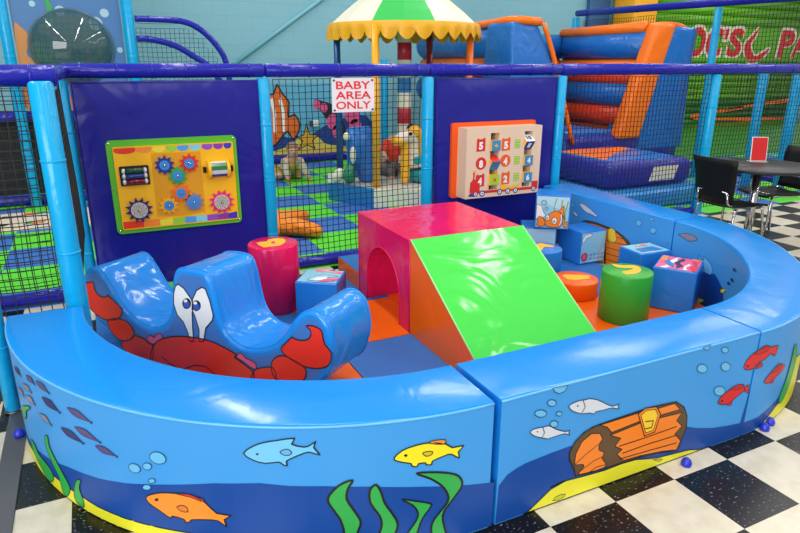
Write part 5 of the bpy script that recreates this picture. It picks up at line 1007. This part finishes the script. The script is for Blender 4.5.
b.flat(smooth_poly([(3.3, .98), (3.45, .95), (3.62, .88), (3.8, .6), (3.82, .4), (3.66, .36), (3.58, .55), (3.4, .8)], 3), m2(1.5), mdk)
for cx, cz, r in ((3.34, .9, .06), (3.46, .85, .06), (3.6, .62, .1), (3.68, .46, .09), (3.95, .75, .14), (4.0, .5, .12), (3.9, 1.0, .09)): b.flat(ell(cx, cz, r, r*1.3, 12), m2(2), mpink)
b.build('painted_panel', t)
rail('low navy padded rail along the foot of the undersea mural', (1.0, 9.9, .07), (4.4, 9.9, .07), .06, 8)
t = thing('wall_sensor', 'small white and grey box on the wall above the mural sand', 'sensor box', (3.27, 9.93, .6))
b = MB(); b.rbox((3.30, 9.95, .61), (.11, .06, .1), M('sensor_white', (225, 225, 220), .4), .012, 3); b.build('housing', t)
b = MB(); b.rbox((3.225, 9.95, .61), (.05, .05, .09), M('sensor_grey', (60, 65, 75), .4), .008, 2); b.build('side_cap', t)

# ------------------------------------------------------------------ play frame at the left back
post('cyan play frame post at the top left, left of the bubble window', -.66, 8.0, .055, 0, 3.2, seams=5)
post('cyan play frame post right of the bubble window', .53, 8.0, .06, 0, 3.2, seams=5)
rail('navy play frame rail below the bubble window panel', (-2.2, 8.13, .98), (.53, 8.13, .98), .06, 6)
rail('navy play frame rail on the floor at far left', (-2.2, 8.13, .06), (.53, 8.13, .06), .055, 6)
t = thing('window_panel', 'printed undersea panel with a round bubble window, at the top left', 'play panel', (-.07, 8.06, 1.05))
f3 = lambda k: (lambda u, v: (u, 8.04-.0015*k, v))
b = MB(); b.rbox((-.067, 8.06, 2.11), (1.05, .03, 2.1), M('panel_print_blue', (70, 122, 178), .4), .004)
for x, z, r in ((.3, 2.06, .045), (-.38, 2.13, .03), (-.13, 2.07, .05), (.41, 1.68, .03), (.2, 1.95, .07)): b.flat(ell(x, z, r, r), f3(1), M('panel_print_bubble', (165, 200, 220), .4))
b.flat(smooth_poly([(-.58, 1.9), (-.52, 1.9), (-.46, 1.82), (-.48, 1.72), (-.5, 1.62), (-.42, 1.52), (-.4, 1.3), (-.58, 1.3)], 3), f3(1), M('panel_print_rock', (205, 135, 70), .4))
b.flat(smooth_poly([(-.58, 1.3), (-.35, 1.25), (.1, 1.12), (.44, 1.2), (.44, 1.06), (-.58, 1.06)], 3), f3(1.5), M('panel_print_reef', (190, 110, 60), .4))
b.flat([(-.28, 2.25), (-.25, 2.1), (-.28, 1.9), (-.22, 1.9), (-.2, 2.1), (-.24, 2.25)], f3(1), A['weed_green']); b.flat([(-.58, 1.1), (-.2, 1.1), (-.4, 1.16)], f3(2), A['weed_green'])
for k in range(9):
    a = .2*k; b.flat([(-.47+.02*k, 1.56), (-.45+.02*k, 1.56), (-.44+.025*k, 1.8-.02*abs(k-4)), (-.47+.03*k, 1.76)], f3(2), M('panel_print_weed', (120, 160, 40), .4))
b.build('printed_panel', t)
b = MB(); cxd, czd = -.065, 1.70; ng = 28
b.tube([(cxd+.405*math.cos(2*PI*i/40), 8.02, czd+.385*math.sin(2*PI*i/40)) for i in range(40)], .014, M('bubble_rim', (70, 105, 120), .3), 8, True); b.build('bubble_rim', t)
gl = M('bubble_clear', (70, 105, 112), .04, alpha=.62, coat=1); b = MB()
vs = []; K = 10
for j in range(K+1):
    th = (PI/2)*j/K
    for i in range(40): a = 2*PI*i/40; vs.append((cxd+.40*math.sin(th)*math.cos(a), 8.02-.24*math.cos(th), czd+.38*math.sin(th)*math.sin(a)))
b.add(vs, [[j*40+i, j*40+(i+1) % 40, (j+1)*40+(i+1) % 40, (j+1)*40+i] for j in range(K) for i in range(40)], gl, True); b.build('bubble_window', t)
b = MB()
for i in range(-6, 7):
    x = cxd+i*.06; h = .37*math.sqrt(max(0, 1-(i*.06/.4)**2))
    if h > .05: b.tube([(x, 8.035, czd-h), (x, 8.035, czd+h)], .004, black_net, 4)
    b.tube([(cxd-h*1.04, 8.035, czd+i*.06), (cxd+h*1.04, 8.035, czd+i*.06)], .004, black_net, 4) if h > .05 else None
b.flat(ell(cxd, czd, .39, .37, 30), lambda u, v: (u, 8.042, v), M('window_dark', (50, 78, 90), .6)); b.build('window_mesh', t)
b = MB(); b.rbox((-.8, 8.3, .52), (2.7, .04, .84), M('opening_shade', (22, 32, 34), .7), .003); tag(b.build('backing_panel'), 'dark sheet standing in for the shaded inside of the left play frame', 'panel')  # dark-coloured sheet added to give the shade inside the opening
net('black safety net over the dark lower opening at far left', (-2.2, 8.24, .12), (1, 0, 0), 2.68, .82, .055, .003, .004, 11)
t = thing('printed_mat', 'white printed floor mat lying below the dark opening at far left', 'mat', (-1.2, 7.2, .0))
b = MB(); b.rbox((-1.2, 7.25, .012), (2.2, .8, .016), M('mat_cream', (225, 210, 190), .5), .003)
rn = random.Random(5)
for k in range(16):
    x, y = -2.1+rn.random()*1.8, 6.95+rn.random()*.6; b.flat([(x, y), (x+.1, y+.02), (x+.14, y+.1), (x+.03, y+.12)], lambda u, v: (u, v, .0212+.0004*k), (A['ink'], A['weed_green'], A['fish_orange'])[k % 3])
b.build('printed_cover', t)
def arch_rail(label, pts, r):
    t = thing('curved_rail', label, 'rail', pts[0], 0, 'curved navy rails'); b = MB(); P = smooth_poly([tuple(p) for p in pts], 5, False); b.tube(P, r, navy_pad, 12); b.build('pad', t)
    for k in range(4, len(P)-3, 5):
        d = Vector(P[k+1])-Vector(P[k-1]); b = MB(); b.lathe([(r-.001, -.008), (r+.004, -.005), (r+.004, .005), (r-.001, .008)], navy_pad, P[k], 14, d); b.build('tie_band', t)
hi = [(.6, 8, 2.01), (.8, 8, 2.01), (1.1, 8, 1.995), (1.3, 8, 1.91), (1.48, 8, 1.72), (1.57, 8, 1.5), (1.6, 8, 1.0)]
lo_ = [(.6, 8, 1.80), (.75, 8, 1.795), (1.0, 8, 1.73), (1.22, 8, 1.60), (1.36, 8, 1.5), (1.5, 8, 1.3)]
arch_rail('upper navy padded slide rail curving down at the left back', hi, .034); arch_rail('lower navy padded slide rail curving down at the left back', lo_, .034)
def hz(u): # top of net under the upper rail
    x = .6+u
    for a, c in zip(hi[:-1], hi[1:]):
        if a[0] <= x <= c[0]: return a[2]+(c[2]-a[2])*(x-a[0])/(c[0]-a[0])
    return 0
net('black safety net filling the curved navy slide rails', (.6, 8.045, 1.2), (1, 0, 0), .98, .82, .05, .003, .003, 12, mask=lambda u, v: 1.2+v < hz(u)-.02)

# ------------------------------------------------------------------ inflatable
ib = vinyl('inflatable_blue', (28, 108, 192), .28, .3, 5); io = vinyl('inflatable_orange', (250, 118, 18), .3, .25, 5); ir = vinyl('inflatable_red', (225, 62, 22), .35, .2, 5); iv = vinyl('inflatable_navy', (40, 44, 150), .28, .35, 6)
t = thing('inflatable_bouncer', 'blue and orange inflatable bouncer with a step cushion, behind the right net', 'inflatable', (5.7, 6.2, .0))
def hull(mb, quads, m, r=.05):
    # loft of rounded quads: list of 4-corner loops
    bm = bmesh.new(); L = [[bm.verts.new(p) for p in q] for q in quads]
    for a, c in zip(L[:-1], L[1:]):
        for i in range(4): bm.faces.new([a[i], a[(i+1) % 4], c[(i+1) % 4], c[i]])
    bm.faces.new(L[0][::-1]); bm.faces.new(L[-1]); bmesh.ops.recalc_face_normals(bm, faces=bm.faces)
    bmesh.ops.bevel(bm, geom=bm.edges[:], offset=r, segments=4, profile=.5, affect='EDGES', clamp_overlap=True)
    mb.frombm(bm, m, True); return mb
rect = lambda xa, xb, ya, yb_, z: [(xa, ya, z), (xb, ya, z), (xb, yb_, z), (xa, yb_, z)]
b = MB(); hull(b, [rect(4.648, 5.65, 6.524, 7.196, 0.377), rect(4.658, 5.33, 6.545, 7.196, 1.496), rect(4.68, 5.074, 6.609, 7.164, 2.029)], ib, .06); b.build('left_column', t)
b = MB(); b.tube(smooth_poly([(5.692, 6.535, 0.537), (5.33, 6.535, 1.496), (5.117, 6.567, 2.008)], 4, False), .03, io, 10); b.tube(smooth_poly([(5.095, 6.609, 2.029), (4.754, 6.694, 2.045), (4.797, 7.355, 2.029), (4.882, 9.1, 1.98)], 5, False), .05, io, 10); b.build('left_column_trim', t)
b = MB(); b.tube([(4.882, 7.036, 1.794), (4.882, 7.782, 1.794), (4.882, 9.1, 1.794)], .2, ib, 16); b.tube([(4.882, 7.036, 1.176), (4.882, 9.1, 1.176)], .2, ib, 16); b.build('left_wall_tube', t)
b = MB(); b.tube([(4.861, 7.036, 1.496), (4.861, 9.1, 1.496)], .13, io, 14); b.build('left_wall_band', t)
b = MB(); hull(b, [rect(6.82, 7.76, 6.545, 7.2, 0.377), rect(7.17, 7.74, 6.545, 7.2, 1.603), rect(7.29, 7.80, 6.567, 7.2, 2.029)], ib, .05); b.build('right_column', t)
b = MB(); hull(b, [rect(6.44, 6.86, 6.503, 6.70, 0.558), rect(6.72, 7.10, 6.503, 6.70, 1.389), rect(6.96, 7.31, 6.503, 6.72, 2.061)], io, .05); b.build('right_column_front', t)
b = MB(); b.tube(smooth_poly([(7.0, 6.716, 2.03), (7.15, 6.62, 2.05), (7.45, 6.663, 2.05), (7.68, 6.716, 2.02)], 4, False), .04, io, 10); b.tube([(6.95, 6.72, 2.018), (6.95, 8.421, 1.99)], .075, io, 10); b.build('right_wall_trim', t)
for z, r, m, nm in ((1.794, .19, ib, 'right_wall_tube'), (1.496, .12, io, 'right_wall_band'), (1.347, .10, ir, 'right_wall_band'), (1.112, .17, ib, 'right_wall_tube'), (0.814, .16, ir, 'right_wall_band')):
    b = MB(); b.tube([(7.02, 6.68, z), (7.02, 8.421, z)], r, m, 16); b.build(nm, t)
b = MB(); b.rbox((7.06, 7.5, 1.25), (.14, 1.7, 1.5), io, .03, 3); b.build('right_wall_core', t)
b = MB(); b.rbox((4.92, 8.0, 1.25), (.14, 1.9, 1.5), io, .03, 3); b.build('left_wall_core', t)
for z, r, m, nm in ((1.794, .19, ib, 'back_wall_tube'), (1.496, .12, io, 'back_wall_band'), (1.133, .22, ib, 'back_wall_tube'), (0.814, .16, io, 'back_wall_band')):
    b = MB(); b.tube([(4.904, 8.475, z), (6.929, 8.475, z)], r, m, 16); b.build(nm, t)
b = MB(); b.rbox((6.15, 7.55, .42), (3.1, 2.0, .40), iv, .09, 4); b.build('floor_cushion', t)
b = MB(); b.rbox((5.95, 7.3, .64), (1.1, 1.3, .08), ib, .03, 3); b.build('floor_pad', t)
b = MB(); b.rbox((5.80, 5.86, .335), (1.34, 1.24, .30), iv, .10, 5); b.build('step_cushion', t)
b = MB(); ng_ = 20; dome = lambda u, v: (5.15+1.30*u, 5.26+1.20*v, .44+.085*(1-abs(2*u-1)**5)*(1-abs(2*v-1)**5))
for j in range(ng_):
    for i in range(ng_):
        u, v = i/ng_, j/ng_
        stripe = .06 < u < .8 and v > .12+.62*u and v < .97
        b.add([dome(u, v), dome(u+1/ng_, v), dome(u+1/ng_, v+1/ng_), dome(u, v+1/ng_)], [[0, 1, 2, 3]], io if stripe else ib, True)
b.build('step_top', t)
b = MB(); b.flat([(5.74, .25), (6.14, .25), (6.2, .42), (5.8, .42)], lambda u, v: (u, 5.237, v), M('inflatable_label', (225, 215, 195), .5)); b.build('warning_label', t)
t = thing('foam_mat', 'light blue thick mat on the floor below the inflatable step', 'mat', (5.8, 5.6, .0))
b = MB(); b.rbox((5.75, 5.72, .092), (1.72, 1.46, .17), vinyl('thick_mat_blue', (50, 140, 215), .35, .2, 4), .02); b.build('cover', t)
# ------------------------------------------------------------------ green inflatable with lettering, upper frame
t = thing('inflatable_slide', 'big green inflatable slide with red lettering at the right back', 'inflatable', (12.3, 9.85, 0))
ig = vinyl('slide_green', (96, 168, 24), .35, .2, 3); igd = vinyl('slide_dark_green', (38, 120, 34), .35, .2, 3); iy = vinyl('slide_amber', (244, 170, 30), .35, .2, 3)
b = MB(); b.rbox((12.3, 9.78, 1.6), (4.7, .4, 3.2), ig, .05, 3); b.build('body', t)
for k in range(13):
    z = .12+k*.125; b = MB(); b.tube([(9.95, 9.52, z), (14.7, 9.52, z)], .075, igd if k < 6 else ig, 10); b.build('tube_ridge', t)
b = MB()
for P in ([(11.3, .47), (12.9, .60), (12.9, .67), (11.3, .53)], [(11.4, .43), (14.7, .26), (14.7, .36), (11.4, .47)], [(12.3, .60), (14.7, .72), (14.7, .82), (12.6, .65)]): b.flat(P, lambda u, v: (u, 9.425, v), io)
b.build('orange_stripe', t)
for k in range(5): b = MB(); b.tube([(9.95, 9.5, 2.38+k*.17), (14.7, 9.5, 2.38+k*.17)], .1, ig, 10); b.build('tube_ridge', t)
b = MB(); b.rbox((12.4, 9.5, 1.97), (4.6, .06, .66), ig, .02); b.build('lettering_panel', t)
b = MB(); lr = M('slide_lettering_red', (212, 28, 40), .4); lw = M('slide_lettering_cream', (232, 222, 200), .4)
for i_, (s_, x, w) in enumerate((('O', 11.22, .48), ('C', 11.72, .46), ("'", 12.06, .1), ('S', 12.36, .42), ('P', 14.02, .46), ('A', 14.5, .5))):
    h = .56 if s_ != "'" else .2; z = 1.96 if s_ != "'" else 2.12
    put_text(b, s_, .6, x, z, lambda u, v: (u, 9.464-.0012*i_, v), lw, .03, w+.12, h+.13, .1); put_text(b, s_, .6, x, z, lambda u, v: (u, 9.454-.0008*i_, v), lr, .022, w, h, .1)
cres = smooth_poly([(13.02, 2.26), (12.84, 2.1), (12.66, 1.94), (12.70, 1.75), (12.86, 1.58), (13.08, 1.57), (13.3, 1.68), (13.48, 1.86), (13.28, 1.78), (13.05, 1.7), (12.92, 1.78), (12.84, 1.95), (12.94, 2.08)], 3)
b.flat(inset(cres, -.045), lambda u, v: (u, 9.4575, v), lw); b.flat(cres, lambda u, v: (u, 9.449, v), lr); b.build('lettering', t)
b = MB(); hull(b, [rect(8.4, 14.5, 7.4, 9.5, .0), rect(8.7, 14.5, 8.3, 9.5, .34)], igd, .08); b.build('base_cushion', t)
b = MB(); hull(b, [rect(9.3, 9.92, 9.3, 9.9, 0), rect(9.32, 9.9, 9.3, 9.9, 3.2)], iy, .08); b.build('amber_column', t)
t = thing('wall_pad', 'dark blue padding beside the amber inflatable column', 'wall pad', (9.0, 9.9, 1.4)); b = MB(); b.rbox((9.0, 9.93, 1.6), (.5, .1, 3.0), M('far_pad_blue', (40, 90, 140), .5), .02); b.build('padded_cover', t)
post('cyan frame post by the back wall, behind the carousel', 4.30, 9.45, .055, 0, 1.6, seams=2)
post('cyan upper frame post above the inflatable, near the far wall', 7.78, 9.1, .07, 0, 2.29, seams=5)
post('tall cyan upper frame post in front of the red lettering', 7.78, 6.28, .05, 0, 2.265, seams=5)
rail('navy padded upper frame rail sloping past the lettering at top right', (7.78, 9.10, 2.36), (7.78, 4.7, 2.31), .052, 8)
net('fine black safety net below the upper navy rail at top right', (7.885, 4.75, .9), (0, 1, 0), 4.3, 1.34, .05, .0032, .004, 13)
